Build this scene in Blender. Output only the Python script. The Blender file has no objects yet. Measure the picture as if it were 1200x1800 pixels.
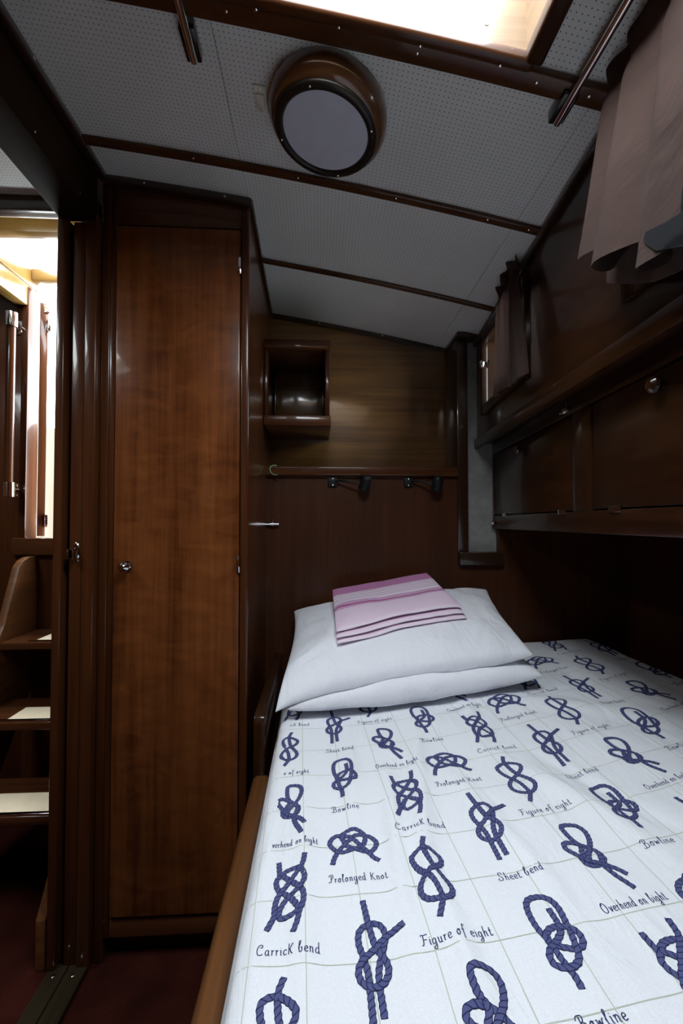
import bpy, bmesh, math, random
from mathutils import Vector, Matrix, noise
from mathutils.bvhtree import BVHTree
random.seed(7)
R = math.radians
SC = bpy.context.scene
COL = SC.collection

# ------------------------------------------------------------------ camera
cam_d = bpy.data.cameras.new('camera')
cam_d.sensor_fit = 'VERTICAL'; cam_d.sensor_height = 36.0
cam_d.lens = 760.0 / 1800.0 * 36.0
cam_d.clip_start = 0.02; cam_d.clip_end = 100
cam = bpy.data.objects.new('camera', cam_d); COL.objects.link(cam)
cam.location = (0, 0, 1.08); cam.rotation_euler = (R(91.35), 0, R(-3.0))
SC.camera = cam

# ------------------------------------------------------------------ world: bright overcast sky
W = bpy.data.worlds.new('overcast_sky'); SC.world = W; W.use_nodes = True
bg = W.node_tree.nodes['Background']
bg.inputs[0].default_value = (0.88, 0.955, 1.0, 1); bg.inputs[1].default_value = 22.0
SC.view_settings.view_transform = 'Standard'; SC.view_settings.look = 'None'
SC.view_settings.gamma = 1.0; SC.view_settings.exposure = 0.0
SC.view_settings.use_curve_mapping = False
SC.cycles.use_denoising = True
SC.cycles.max_bounces = 12; SC.cycles.diffuse_bounces = 6; SC.cycles.glossy_bounces = 5
SC.cycles.transparent_max_bounces = 12
SC.cycles.caustics_reflective = False; SC.cycles.caustics_refractive = False
SC.cycles.sample_clamp_indirect = 6.0

def portal(name, loc, rot, sx, sy):
    L = bpy.data.lights.new(name, 'AREA'); L.shape = 'RECTANGLE'; L.size = sx; L.size_y = sy
    L.cycles.is_portal = True
    o = bpy.data.objects.new(name, L); COL.objects.link(o); o.location = loc; o.rotation_euler = rot
portal('hatch_daylight', (0.09, 0.352, 2.03), (0, 0, 0), 0.50, 0.62)
portal('companionway_daylight', (-0.86, 1.80, 1.50), (R(-90), 0, 0), 0.46, 1.05)
portal('assumed_skylight_daylight', (-1.29, 0.53, 2.06), (0, 0, 0), 0.38, 0.54)  # opening of the added, unseen skylight over the passage
portal('sliding_hatch_daylight', (-0.87, 1.55, 2.10), (0, 0, 0), 0.46, 0.34)
portal('window_daylight', (0.53, 0.26, 1.605), (0, R(90), R(-5)), 0.28, 0.82)
portal('far_window_daylight', (0.632, 1.30, 1.605), (0, R(90), R(-5)), 0.25, 0.37)

# ------------------------------------------------------------------ materials
def newmat(name):
    m = bpy.data.materials.new(name); m.use_nodes = True
    nt = m.node_tree; return m, nt, nt.nodes['Principled BSDF']
def plain(name, col, rough=0.5, metal=0.0, coat=0.0, spec=0.5):
    m, nt, b = newmat(name)
    b.inputs['Base Color'].default_value = (*col, 1); b.inputs['Roughness'].default_value = rough
    b.inputs['Metallic'].default_value = metal; b.inputs['Coat Weight'].default_value = coat
    b.inputs['Coat Roughness'].default_value = 0.06; b.inputs['Specular IOR Level'].default_value = spec
    # faint unevenness of tone
    tc = nt.nodes.new('ShaderNodeTexCoord'); nz = nt.nodes.new('ShaderNodeTexNoise')
    nz.inputs['Scale'].default_value = 35; nz.inputs['Detail'].default_value = 3
    nt.links.new(tc.outputs['Object'], nz.inputs['Vector'])
    mx = nt.nodes.new('ShaderNodeMix'); mx.data_type = 'RGBA'
    mx.inputs[6].default_value = (*[c * 0.9 for c in col], 1); mx.inputs[7].default_value = (*[min(1, c * 1.08) for c in col], 1)
    nt.links.new(nz.outputs['Fac'], mx.inputs[0]); nt.links.new(mx.outputs[2], b.inputs['Base Color'])
    return m
def wood(name, dark, light, axis='Z', rough=0.28, coat=0.6, coat_rough=0.07, band=0.0, ripple=0.0, sc=1.0, spec=0.35):
    """varnished timber, grain along axis"""
    m, nt, b = newmat(name); N = nt.nodes.new; L = nt.links.new
    tc = N('ShaderNodeTexCoord'); mp = N('ShaderNodeMapping')
    s = [60 * sc, 60 * sc, 60 * sc]; s['XYZ'.index(axis)] = 2.2 * sc; mp.inputs['Scale'].default_value = s
    L(tc.outputs['Object'], mp.inputs['Vector'])
    n1 = N('ShaderNodeTexNoise'); n1.inputs['Scale'].default_value = 1.0; n1.inputs['Detail'].default_value = 6
    n1.inputs['Roughness'].default_value = 0.6; n1.inputs['Distortion'].default_value = 0.4
    L(mp.outputs['Vector'], n1.inputs['Vector'])
    mp2 = N('ShaderNodeMapping'); s2 = [9 * sc, 9 * sc, 9 * sc]; s2['XYZ'.index(axis)] = 0.9 * sc; mp2.inputs['Scale'].default_value = s2
    L(tc.outputs['Object'], mp2.inputs['Vector'])
    n2 = N('ShaderNodeTexNoise'); n2.inputs['Scale'].default_value = 1.0; n2.inputs['Detail'].default_value = 3
    L(mp2.outputs['Vector'], n2.inputs['Vector'])
    ad = N('ShaderNodeMath'); ad.operation = 'MULTIPLY_ADD'; ad.inputs[1].default_value = 0.5
    L(n2.outputs['Fac'], ad.inputs[0])
    hm = N('ShaderNodeMath'); hm.operation = 'MULTIPLY'; hm.inputs[1].default_value = 0.5
    L(n1.outputs['Fac'], hm.inputs[0]); L(hm.outputs[0], ad.inputs[2])
    src = ad.outputs[0]
    if band > 0:      # cross figure of quarter-sawn mahogany
        mp3 = N('ShaderNodeMapping'); s3 = [9, 9, 9]; s3['XYZ'.index(axis)] = 20; mp3.inputs['Scale'].default_value = s3
        L(tc.outputs['Object'], mp3.inputs['Vector'])
        n3 = N('ShaderNodeTexNoise'); n3.inputs['Scale'].default_value = 1.0; n3.inputs['Detail'].default_value = 4; n3.inputs['Distortion'].default_value = 1.2
        L(mp3.outputs['Vector'], n3.inputs['Vector'])
        a3 = N('ShaderNodeMath'); a3.operation = 'MULTIPLY_ADD'; a3.inputs[1].default_value = band
        L(n3.outputs['Fac'], a3.inputs[0]); L(src, a3.inputs[2])
        s4 = N('ShaderNodeMath'); s4.operation = 'SUBTRACT'; s4.inputs[1].default_value = band * 0.5
        L(a3.outputs[0], s4.inputs[0]); src = s4.outputs[0]
    cr = N('ShaderNodeValToRGB'); cr.color_ramp.elements[0].position = 0.34; cr.color_ramp.elements[1].position = 0.66
    cr.color_ramp.elements[0].color = (*dark, 1); cr.color_ramp.elements[1].color = (*light, 1)
    L(src, cr.inputs['Fac']); L(cr.outputs['Color'], b.inputs['Base Color'])
    b.inputs['Roughness'].default_value = rough; b.inputs['Coat Weight'].default_value = coat
    b.inputs['Coat Roughness'].default_value = coat_rough; b.inputs['Specular IOR Level'].default_value = spec
    bp = N('ShaderNodeBump'); bp.inputs['Strength'].default_value = 0.08; bp.inputs['Distance'].default_value = 0.002
    L(n1.outputs['Fac'], bp.inputs['Height']); L(bp.outputs['Normal'], b.inputs['Normal'])
    if ripple > 0:
        mr = N('ShaderNodeMapping'); sr = [70, 70, 70]; sr['XYZ'.index(axis)] = 14; mr.inputs['Scale'].default_value = sr
        L(tc.outputs['Object'], mr.inputs['Vector'])
        n5 = N('ShaderNodeTexNoise'); n5.inputs['Scale'].default_value = 1.0; n5.inputs['Detail'].default_value = 1
        L(mr.outputs['Vector'], n5.inputs['Vector'])
        b2 = N('ShaderNodeBump'); b2.inputs['Strength'].default_value = ripple; b2.inputs['Distance'].default_value = 0.0006
        L(n5.outputs['Fac'], b2.inputs['Height']); L(b2.outputs['Normal'], b.inputs['Coat Normal'])
    return m
M = {}
M['door'] = wood('door_mahogany', (0.062, 0.016, 0.0045), (0.185, 0.058, 0.016), 'Z', band=0.36, ripple=0.10, coat=0.45, spec=0.12)
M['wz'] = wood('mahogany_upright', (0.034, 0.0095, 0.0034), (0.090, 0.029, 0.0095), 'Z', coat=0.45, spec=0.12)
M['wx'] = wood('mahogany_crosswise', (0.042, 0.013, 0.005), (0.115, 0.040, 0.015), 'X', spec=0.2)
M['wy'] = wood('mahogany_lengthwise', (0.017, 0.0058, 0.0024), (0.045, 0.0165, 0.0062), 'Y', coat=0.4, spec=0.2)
M['upper'] = wood('bulkhead_mahogany_gloss', (0.060, 0.025, 0.0065), (0.215, 0.100, 0.028), 'X', coat=1.0, coat_rough=0.09, ripple=0.15, sc=0.8)
M['lower'] = wood('bulkhead_mahogany_satin', (0.034, 0.010, 0.004), (0.074, 0.024, 0.009), 'Z', rough=0.4, coat=0.25, coat_rough=0.2, spec=0.2)
M['header'] = wood('dark_matt_header', (0.012, 0.006, 0.003), (0.026, 0.012, 0.006), 'Y', rough=0.7, coat=0.0, spec=0.04)
M['thresh'] = wood('worn_threshold_teak', (0.012, 0.008, 0.0035), (0.030, 0.020, 0.009), 'Y', rough=0.75, coat=0.0, spec=0.1)
M['darky'] = wood('dark_stained_moulding', (0.014, 0.007, 0.004), (0.034, 0.015, 0.008), 'Y', coat=0.8)
M['darkx'] = wood('dark_stained_cross_moulding', (0.014, 0.007, 0.004), (0.036, 0.016, 0.008), 'X', coat=0.8)
M['beam'] = wood('ceiling_batten_mahogany', (0.045, 0.015, 0.006), (0.105, 0.038, 0.014), 'X', coat=0.4, spec=0.2)
M['railw'] = wood('worn_bunk_rail_teak', (0.055, 0.019, 0.0055), (0.185, 0.074, 0.023), 'Y', coat=0.4, coat_rough=0.2, rough=0.4)
M['coam'] = wood('pale_coaming_teak', (0.105, 0.058, 0.026), (0.24, 0.150, 0.078), 'X', rough=0.45, coat=0.3, coat_rough=0.2, sc=0.7)
M['gold'] = wood('golden_hatch_pine', (0.125, 0.066, 0.015), (0.215, 0.125, 0.034), 'X', coat=0.2)
M['lampw'] = wood('turned_lamp_mahogany', (0.080, 0.032, 0.012), (0.165, 0.072, 0.028), 'X', coat=1.0, coat_rough=0.05)
M['chrome'] = plain('chrome', (0.88, 0.89, 0.90), 0.07, 1.0)
M['dkz'] = wood('dark_upright_mahogany', (0.016, 0.0055, 0.0023), (0.045, 0.016, 0.006), 'Z', coat=0.8)
M['black'] = plain('black_painted_metal', (0.008, 0.0085, 0.010), 0.5, spec=0.25)
M['blackw'] = plain('black_varnished_block', (0.012, 0.010, 0.009), 0.25, coat=0.5)
M['bronze'] = plain('dark_bronze_rim', (0.022, 0.018, 0.014), 0.35, 0.3)
M['ivory'] = plain('ivory_plastic', (0.72, 0.68, 0.58), 0.4)
M['whitep'] = plain('white_plastic', (0.75, 0.75, 0.72), 0.4)
M['pad'] = plain('cream_grip_pad', (0.82, 0.70, 0.50), 0.8)
M['diff'] = plain('frosted_lamp_glass', (0.64, 0.66, 0.76), 0.45)
M['green'] = plain('green_cord', (0.16, 0.24, 0.10), 0.6)
M['matt'] = plain('mattress_ticking', (0.55, 0.56, 0.58), 0.9)
M['cream'] = wood('weathered_cream_panel', (0.055, 0.042, 0.025), (0.100, 0.082, 0.056), 'Z', rough=0.7, coat=0.0, sc=0.5)
# carpet
m, nt, b = newmat('dark_red_carpet'); N = nt.nodes.new; L = nt.links.new
tc = N('ShaderNodeTexCoord'); n = N('ShaderNodeTexNoise'); n.inputs['Scale'].default_value = 420; n.inputs['Detail'].default_value = 2
n2 = N('ShaderNodeTexNoise'); n2.inputs['Scale'].default_value = 9
L(tc.outputs['Object'], n.inputs['Vector']); L(tc.outputs['Object'], n2.inputs['Vector'])
mm = N('ShaderNodeMath'); mm.operation = 'MULTIPLY'; L(n.outputs['Fac'], mm.inputs[0]); L(n2.outputs['Fac'], mm.inputs[1])
cr = N('ShaderNodeValToRGB'); cr.color_ramp.elements[0].position = 0.1; cr.color_ramp.elements[1].position = 0.45
cr.color_ramp.elements[0].color = (0.016, 0.0036, 0.0024, 1); cr.color_ramp.elements[1].color = (0.050, 0.0105, 0.0068, 1)
L(mm.outputs[0], cr.inputs['Fac']); L(cr.outputs['Color'], b.inputs['Base Color']); b.inputs['Roughness'].default_value = 0.95; b.inputs['Specular IOR Level'].default_value = 0.05
bp = N('ShaderNodeBump'); bp.inputs['Strength'].default_value = 0.6; bp.inputs['Distance'].default_value = 0.004
L(n.outputs['Fac'], bp.inputs['Height']); L(bp.outputs['Normal'], b.inputs['Normal']); M['carpet'] = m
# perforated headlining
m, nt, b = newmat('perforated_headlining'); N = nt.nodes.new; L = nt.links.new
tc = N('ShaderNodeTexCoord'); sp = N('ShaderNodeSeparateXYZ'); L(tc.outputs['Object'], sp.inputs[0])
def mth(op, a, b_=None, c=None):
    n = N('ShaderNodeMath'); n.operation = op
    for i, v in enumerate((a, b_, c)):
        if v is None: continue
        if isinstance(v, (int, float)): n.inputs[i].default_value = v
        else: L(v, n.inputs[i])
    return n.outputs[0]
PITCH = 0.0088
fx = mth('SUBTRACT', mth('FRACT', mth('DIVIDE', sp.outputs[0], PITCH)), 0.5)
fy = mth('SUBTRACT', mth('FRACT', mth('DIVIDE', sp.outputs[1], PITCH)), 0.5)
d = mth('SQRT', mth('ADD', mth('MULTIPLY', fx, fx), mth('MULTIPLY', fy, fy)))
hole = mth('LESS_THAN', d, 0.12)
ns = N('ShaderNodeTexNoise'); ns.inputs['Scale'].default_value = 5; L(tc.outputs['Object'], ns.inputs['Vector'])
mx0 = N('ShaderNodeMix'); mx0.data_type = 'RGBA'; mx0.inputs[6].default_value = (0.72, 0.74, 0.71, 1); mx0.inputs[7].default_value = (0.84, 0.86, 0.83, 1)
L(ns.outputs['Fac'], mx0.inputs[0])
mx = N('ShaderNodeMix'); mx.data_type = 'RGBA'; mx.inputs[7].default_value = (0.14, 0.14, 0.13, 1)
L(hole, mx.inputs[0]); L(mx0.outputs[2], mx.inputs[6]); L(mx.outputs[2], b.inputs['Base Color']); b.inputs['Roughness'].default_value = 0.55
M['headlining'] = m
# galvanised / worn grey paint
m, nt, b = newmat('worn_grey_paint'); N = nt.nodes.new; L = nt.links.new
tc = N('ShaderNodeTexCoord'); n = N('ShaderNodeTexNoise'); n.inputs['Scale'].default_value = 24; n.inputs['Detail'].default_value = 8; n.inputs['Roughness'].default_value = 0.7
L(tc.outputs['Object'], n.inputs['Vector']); cr = N('ShaderNodeValToRGB')
cr.color_ramp.elements[0].position = 0.3; cr.color_ramp.elements[1].position = 0.7
cr.color_ramp.elements[0].color = (0.20, 0.20, 0.19, 1); cr.color_ramp.elements[1].color = (0.36, 0.36, 0.35, 1)
L(n.outputs['Fac'], cr.inputs['Fac']); L(cr.outputs['Color'], b.inputs['Base Color']); b.inputs['Roughness'].default_value = 0.3; M['grey'] = m
# window glass
m, nt, b = newmat('window_glass'); N = nt.nodes.new; L = nt.links.new
tr = N('ShaderNodeBsdfTransparent'); tr.inputs[0].default_value = (0.86, 0.90, 0.90, 1); gl = N('ShaderNodeBsdfGlossy'); gl.inputs['Roughness'].default_value = 0.02
fr = N('ShaderNodeFresnel'); fr.inputs[0].default_value = 1.45; ms = N('ShaderNodeMixShader')
L(fr.outputs[0], ms.inputs[0]); L(tr.outputs[0], ms.inputs[1]); L(gl.outputs[0], ms.inputs[2])
L(ms.outputs[0], nt.nodes['Material Output'].inputs[0]); M['glass'] = m
# cloth
def cloth(name, col, weave=900, rough=0.9, trans=0.0, bump=0.15, wr=0.0, sheen=0.15):
    m, nt, b = newmat(name); N = nt.nodes.new; L = nt.links.new
    tc = N('ShaderNodeTexCoord'); n = N('ShaderNodeTexNoise'); n.inputs['Scale'].default_value = weave; n.inputs['Detail'].default_value = 2
    L(tc.outputs['Object'], n.inputs['Vector'])
    mx = N('ShaderNodeMix'); mx.data_type = 'RGBA'; mx.inputs[6].default_value = (*[c * 0.82 for c in col], 1); mx.inputs[7].default_value = (*[min(1, c * 1.12) for c in col], 1)
    L(n.outputs['Fac'], mx.inputs[0]); L(mx.outputs[2], b.inputs['Base Color']); b.inputs['Roughness'].default_value = rough
    b.inputs['Specular IOR Level'].default_value = 0.15; b.inputs['Sheen Weight'].default_value = sheen
    bp = N('ShaderNodeBump'); bp.inputs['Strength'].default_value = bump; bp.inputs['Distance'].default_value = 0.001
    L(n.outputs['Fac'], bp.inputs['Height'])
    last = bp
    if wr > 0:
        mp = N('ShaderNodeMapping'); mp.inputs['Scale'].default_value = (16, 6, 10); mp.inputs['Rotation'].default_value = (0, 0, 0.5)
        L(tc.outputs['Object'], mp.inputs['Vector'])
        n3 = N('ShaderNodeTexNoise'); n3.inputs['Scale'].default_value = 1.0; n3.inputs['Detail'].default_value = 4; n3.inputs['Distortion'].default_value = 0.8
        L(mp.outputs['Vector'], n3.inputs['Vector'])
        b3 = N('ShaderNodeBump'); b3.inputs['Strength'].default_value = wr; b3.inputs['Distance'].default_value = 0.012
        L(n3.outputs['Fac'], b3.inputs['Height']); L(bp.outputs['Normal'], b3.inputs['Normal']); last = b3
    L(last.outputs['Normal'], b.inputs['Normal'])
    if trans > 0:
        t = N('ShaderNodeBsdfTranslucent'); t.inputs[0].default_value = (*col, 1); ms = N('ShaderNodeMixShader'); ms.inputs[0].default_value = trans
        L(b.outputs[0], ms.inputs[1]); L(t.outputs[0], ms.inputs[2]); L(ms.outputs[0], nt.nodes['Material Output'].inputs[0])
    return m
M['duvet'] = cloth('white_cotton_duvet', (0.79, 0.81, 0.86), wr=0.7)
M['pillow'] = cloth('white_pillowcase', (0.82, 0.83, 0.89), wr=0.8)
M['curtain'] = cloth('brown_curtain', (0.110, 0.071, 0.062), 700, trans=0.08, wr=0.8, sheen=0.05)
M['lining'] = cloth('grey_curtain_lining', (0.010, 0.0105, 0.013), 700, sheen=0.0)
M['gridln'] = plain('pale_green_print', (0.50, 0.53, 0.44), 0.9)
M['ink'] = plain('navy_print_ink', (0.040, 0.046, 0.125), 0.9, spec=0.1)
# rope print: strands from the ribbon's own UV
m, nt, b = newmat('navy_rope_print'); N = nt.nodes.new; L = nt.links.new
uv = N('ShaderNodeUVMap'); sp = N('ShaderNodeSeparateXYZ'); L(uv.outputs[0], sp.inputs[0])
ph = mth('FRACT', mth('ADD', sp.outputs[0], mth('MULTIPLY', sp.outputs[1], 0.75)))
line = mth('LESS_THAN', mth('ABSOLUTE', mth('SUBTRACT', ph, 0.5)), 0.10)
edge = mth('GREATER_THAN', mth('ABSOLUTE', mth('SUBTRACT', sp.outputs[1], 0.5)), 0.40)
dk = mth('MAXIMUM', line, edge)
mx = N('ShaderNodeMix'); mx.data_type = 'RGBA'; mx.inputs[6].default_value = (0.082, 0.094, 0.215, 1); mx.inputs[7].default_value = (0.020, 0.022, 0.072, 1)
L(dk, mx.inputs[0]); L(mx.outputs[2], b.inputs['Base Color']); b.inputs['Roughness'].default_value = 0.9; b.inputs['Specular IOR Level'].default_value = 0.1
M['rope'] = m
# towel stripes across object Y (fold depth)
m, nt, b = newmat('striped_lilac_towel'); N = nt.nodes.new; L = nt.links.new
uv = N('ShaderNodeUVMap'); sp = N('ShaderNodeSeparateXYZ'); L(uv.outputs[0], sp.inputs[0])
cr = N('ShaderNodeValToRGB'); cr.color_ramp.interpolation = 'CONSTANT'
PK, WH, MV, DK = (0.50, 0.20, 0.40), (0.78, 0.68, 0.78), (0.58, 0.34, 0.54), (0.38, 0.09, 0.24)
stops = [(0, WH), (0.02, (0.74, 0.58, 0.72)), (0.40, MV), (0.44, DK), (0.47, MV), (0.54, WH), (0.60, MV), (0.615, WH), (0.65, DK), (0.66, WH), (0.70, MV), (0.715, WH), (0.755, DK), (0.765, WH), (0.79, PK)]
e = cr.color_ramp.elements
e[0].position = 0; e[0].color = (*WH, 1); e[1].position = 0.02; e[1].color = (*stops[1][1], 1)
for p, c in stops[2:]:
    q = e.new(p); q.color = (*c, 1)
L(sp.outputs[1], cr.inputs['Fac']); L(cr.outputs['Color'], b.inputs['Base Color']); b.inputs['Roughness'].default_value = 0.95
nz = N('ShaderNodeTexNoise'); nz.inputs['Scale'].default_value = 600; bp = N('ShaderNodeBump'); bp.inputs['Strength'].default_value = 0.3; bp.inputs['Distance'].default_value = 0.001
L(nz.outputs['Fac'], bp.inputs['Height']); L(bp.outputs['Normal'], b.inputs['Normal']); M['towel'] = m

# ------------------------------------------------------------------ mesh helpers (all in world metres)
class MB:
    def __init__(s): s.bm = bmesh.new()
    def box(s, x0, x1, y0, y1, z0, z1, bev=0.002, seg=2):
        t = bmesh.new(); bmesh.ops.create_cube(t, size=1)
        for v in t.verts:
            v.co = Vector(((x0 + x1) / 2 + v.co.x * (x1 - x0), (y0 + y1) / 2 + v.co.y * (y1 - y0), (z0 + z1) / 2 + v.co.z * (z1 - z0)))
        if bev > 0:
            bev = min(bev, 0.45 * min(abs(x1 - x0), abs(y1 - y0), abs(z1 - z0)))
            bmesh.ops.bevel(t, geom=t.edges[:], offset=bev, segments=seg, affect='EDGES', profile=0.5)
        s.merge(t); return s
    def merge(s, t, mat=None):
        me = bpy.data.meshes.new('tmp'); t.to_mesh(me); t.free()
        if mat is not None: me.transform(mat)
        s.bm.from_mesh(me); bpy.data.meshes.remove(me)
    def warp(s, f):
        for v in s.bm.verts: v.co = Vector(f(v.co))
        return s
    def prism(s, pts, ax, a0, a1, bev=0.0):
        """polygon pts in the two other axes, extruded along ax from a0 to a1"""
        t = bmesh.new()
        def mk(p, a):
            if ax == 'X': return (a, p[0], p[1])
            if ax == 'Y': return (p[0], a, p[1])
            return (p[0], p[1], a)
        v0 = [t.verts.new(mk(p, a0)) for p in pts]; v1 = [t.verts.new(mk(p, a1)) for p in pts]
        t.faces.new(v0); t.faces.new(v1[::-1]); n = len(pts)
        for i in range(n): t.faces.new((v0[i], v1[i], v1[(i + 1) % n], v0[(i + 1) % n]))
        bmesh.ops.recalc_face_normals(t, faces=t.faces[:])
        if bev > 0: bmesh.ops.bevel(t, geom=t.edges[:], offset=bev, segments=2, affect='EDGES', profile=0.5)
        s.merge(t); return s
    def lathe(s, prof, mat=None, n=40):
        """profile of (r, z) spun about local Z, then placed with mat"""
        t = bmesh.new(); rings = []
        for r, z in prof:
            if r < 1e-6: rings.append([t.verts.new((0, 0, z))])
            else: rings.append([t.verts.new((r * math.cos(2 * math.pi * k / n), r * math.sin(2 * math.pi * k / n), z)) for k in range(n)])
        for a, b in zip(rings, rings[1:]):
            for k in range(n):
                k2 = (k + 1) % n
                if len(a) == 1 and len(b) == 1: continue
                if len(a) == 1: t.faces.new((a[0], b[k], b[k2]))
                elif len(b) == 1: t.faces.new((a[k], a[k2], b[0]))
                else: t.faces.new((a[k], a[k2], b[k2], b[k]))
        bmesh.ops.recalc_face_normals(t, faces=t.faces[:])
        s.merge(t, mat); return s
    def tube(s, path, r, n=12, cap=True):
        t = bmesh.new(); P = [Vector(p) for p in path]; rings = []; up = None
        for i, p in enumerate(P):
            d = (P[min(i + 1, len(P) - 1)] - P[max(i - 1, 0)]).normalized()
            if up is None: up = Vector((0, 0, 1)) if abs(d.z) < 0.9 else Vector((1, 0, 0))
            a = d.cross(up).normalized(); up = a.cross(d).normalized()
            rr = r[i] if isinstance(r, (list, tuple)) else r
            rings.append([t.verts.new(p + rr * (a * math.cos(2 * math.pi * k / n) + up * math.sin(2 * math.pi * k / n))) for k in range(n)])
        for a, b in zip(rings, rings[1:]):
            for k in range(n): t.faces.new((a[k], a[(k + 1) % n], b[(k + 1) % n], b[k]))
        if cap: t.faces.new(rings[0]); t.faces.new(rings[-1][::-1])
        bmesh.ops.recalc_face_normals(t, faces=t.faces[:])
        s.merge(t); return s
def root_loc(o):
    v = Vector((0, 0, 0))
    while o is not None: v += o.location; o = o.parent
    return v
def obj(name, mb, mat, parent=None, loc=None, smooth=True, angle=35):
    bm = mb.bm if isinstance(mb, MB) else mb
    base = root_loc(parent) if parent is not None else Vector(loc or (0, 0, 0))
    for v in bm.verts: v.co -= base
    me = bpy.data.meshes.new(name); bm.to_mesh(me); bm.free()
    me.materials.append(M[mat] if isinstance(mat, str) else mat)
    if smooth:
        me.shade_smooth(); me.set_sharp_from_angle(angle=R(angle))
    o = bpy.data.objects.new(name, me); COL.objects.link(o)
    if parent is not None: o.parent = parent
    else: o.location = base
    return o
def thing(name, loc, label, cat, group=None, kind=None):
    o = bpy.data.objects.new(name, None); COL.objects.link(o); o.location = loc; o.empty_display_size = 0.05
    if kind: o['kind'] = kind
    else: tag(o, label, cat, group)
    return o
def tag(o, label, cat, group=None):
    o['label'] = label; o['category'] = cat
    if group: o['group'] = group
    return o
def struct(o, label=None):
    o['kind'] = 'structure'
    if label: o['label'] = label
    return o
def frame_to(loc, normal):
    """matrix taking local +Z to normal at loc"""
    return Matrix.Translation(Vector(loc)) @ Vector(normal).to_track_quat('Z', 'Y').to_matrix().to_4x4()
SCREW = None
def screw(parent, loc, normal, r=0.0032):
    global SCREW
    if SCREW is None:
        t = MB().lathe([(0, 0.0012), (0.6, 0.0011), (1, 0.0)], n=10)
        for v in t.bm.verts: v.co.z *= 1000
        SCREW = bpy.data.meshes.new('screw'); t.bm.to_mesh(SCREW); t.bm.free(); SCREW.materials.append(M['chrome']); SCREW.shade_smooth()
    o = bpy.data.objects.new('screw', SCREW); COL.objects.link(o); o.parent = parent
    mtx = frame_to(Vector(loc) - root_loc(parent), normal)
    o.matrix_local = mtx @ Matrix.Diagonal((r, r, 0.001, 1)); return o

def cz(X, Y):      # underside of the cambered ceiling
    u = X + 0.555
    return 1.960 - 0.11 * u - 0.05 * u * u - 0.02 * (Y - 1)
def cn(X, Y):
    return Vector((-(0.11 + 0.10 * (X + 0.555)), -0.02, -1)).normalized()
def xt(Y): return 0.450 + 0.090 * Y          # inner face of the coach-roof side
def xc(Y): return 0.483 + 0.105 * Y          # face of the lockers under the side deck
HX0, HX1, HY0, HY1 = -0.150, 0.330, 0.050, 0.655   # deck hatch opening

# ================================================================== SETTING
# floor
fl = struct(obj('floor', MB().box(-1.66, 1.20, -0.66, 1.74, -0.05, 0.0, 0), 'carpet'))
th = struct(thing('trim_1', (-0.6, 0.3, 0), None, None, kind='structure'), 'two-plank wooden door threshold with screws')
obj('plank', MB().box(-0.642, -0.600, -0.60, 1.105, 0.0, 0.014, 0.003), 'thresh', th)
obj('plank', MB().box(-0.598, -0.553, -0.60, 1.105, 0.0, 0.014, 0.003), 'thresh', th)
for xx in (-0.622, -0.577):
    for yy in (1.075, 0.75): screw(th, (xx, yy, 0.014), (0, 0, 1), 0.004)

# ceiling: deck above, headlining panels below
def curved(x0, x1, y0, y1, dz0, dz1, nx=16, ny=2, bev=0.0):
    t = bmesh.new(); G = []
    for lay in (dz0, dz1):
        G.append([[t.verts.new((x0 + (x1 - x0) * i / nx, y0 + (y1 - y0) * j / ny, cz(x0 + (x1 - x0) * i / nx, y0 + (y1 - y0) * j / ny) + lay)) for j in range(ny + 1)] for i in range(nx + 1)])
    for i in range(nx):
        for j in range(ny):
            for g in G: t.faces.new((g[i][j], g[i + 1][j], g[i + 1][j + 1], g[i][j + 1]))
    for i in range(nx):
        for j in (0, ny): t.faces.new((G[0][i][j], G[0][i + 1][j], G[1][i + 1][j], G[1][i][j]))
    for j in range(ny):
        for i in (0, nx): t.faces.new((G[0][i][j], G[0][i][j + 1], G[1][i][j + 1], G[1][i][j]))
    bmesh.ops.recalc_face_normals(t, faces=t.faces[:]); m = MB(); m.merge(t); return m
dk = MB()
q = 0.021
for a in ((-0.66, HX0 - q, -0.66, 1.74), (HX1 + q, 0.66, -0.66, 1.74), (HX0 - q, HX1 + q, -0.66, HY0 - q), (HX0 - q, HX1 + q, HY1 + q, 1.74)):
    c = curved(*a, 0.012, 0.06)
    me = bpy.data.meshes.new('t'); c.bm.to_mesh(me); c.bm.free(); dk.bm.from_mesh(me); bpy.data.meshes.remove(me)
ce = struct(obj('ceiling', dk, 'wx'), 'cambered ceiling lined with perforated off-white panels')
PX = [-0.556, -0.182, 0.468, 0.640]
g = 0.0006
for y0, y1 in ((1.345, 1.715), (0.99, 1.345), (0.69, 0.99)):
    for x0, x1 in zip(PX, PX[1:]):
        obj('panel', curved(x0 + g, x1 - g, y0 + g, y1 - g, 0.0, 0.008, 8), 'headlining', ce)
for a in ((-0.556, HX0 - q, -0.64, 0.69), (HX1 + q, 0.640, -0.64, 0.69), (HX0 - q, HX1 + q, -0.64, HY0 - q), (HX0 - q, HX1 + q, HY1 + q, 0.69)):
    obj('panel', curved(a[0] + g, a[1] - g, a[2] + g, a[3] - g, 0.0, 0.008, 8), 'headlining', ce)
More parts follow.
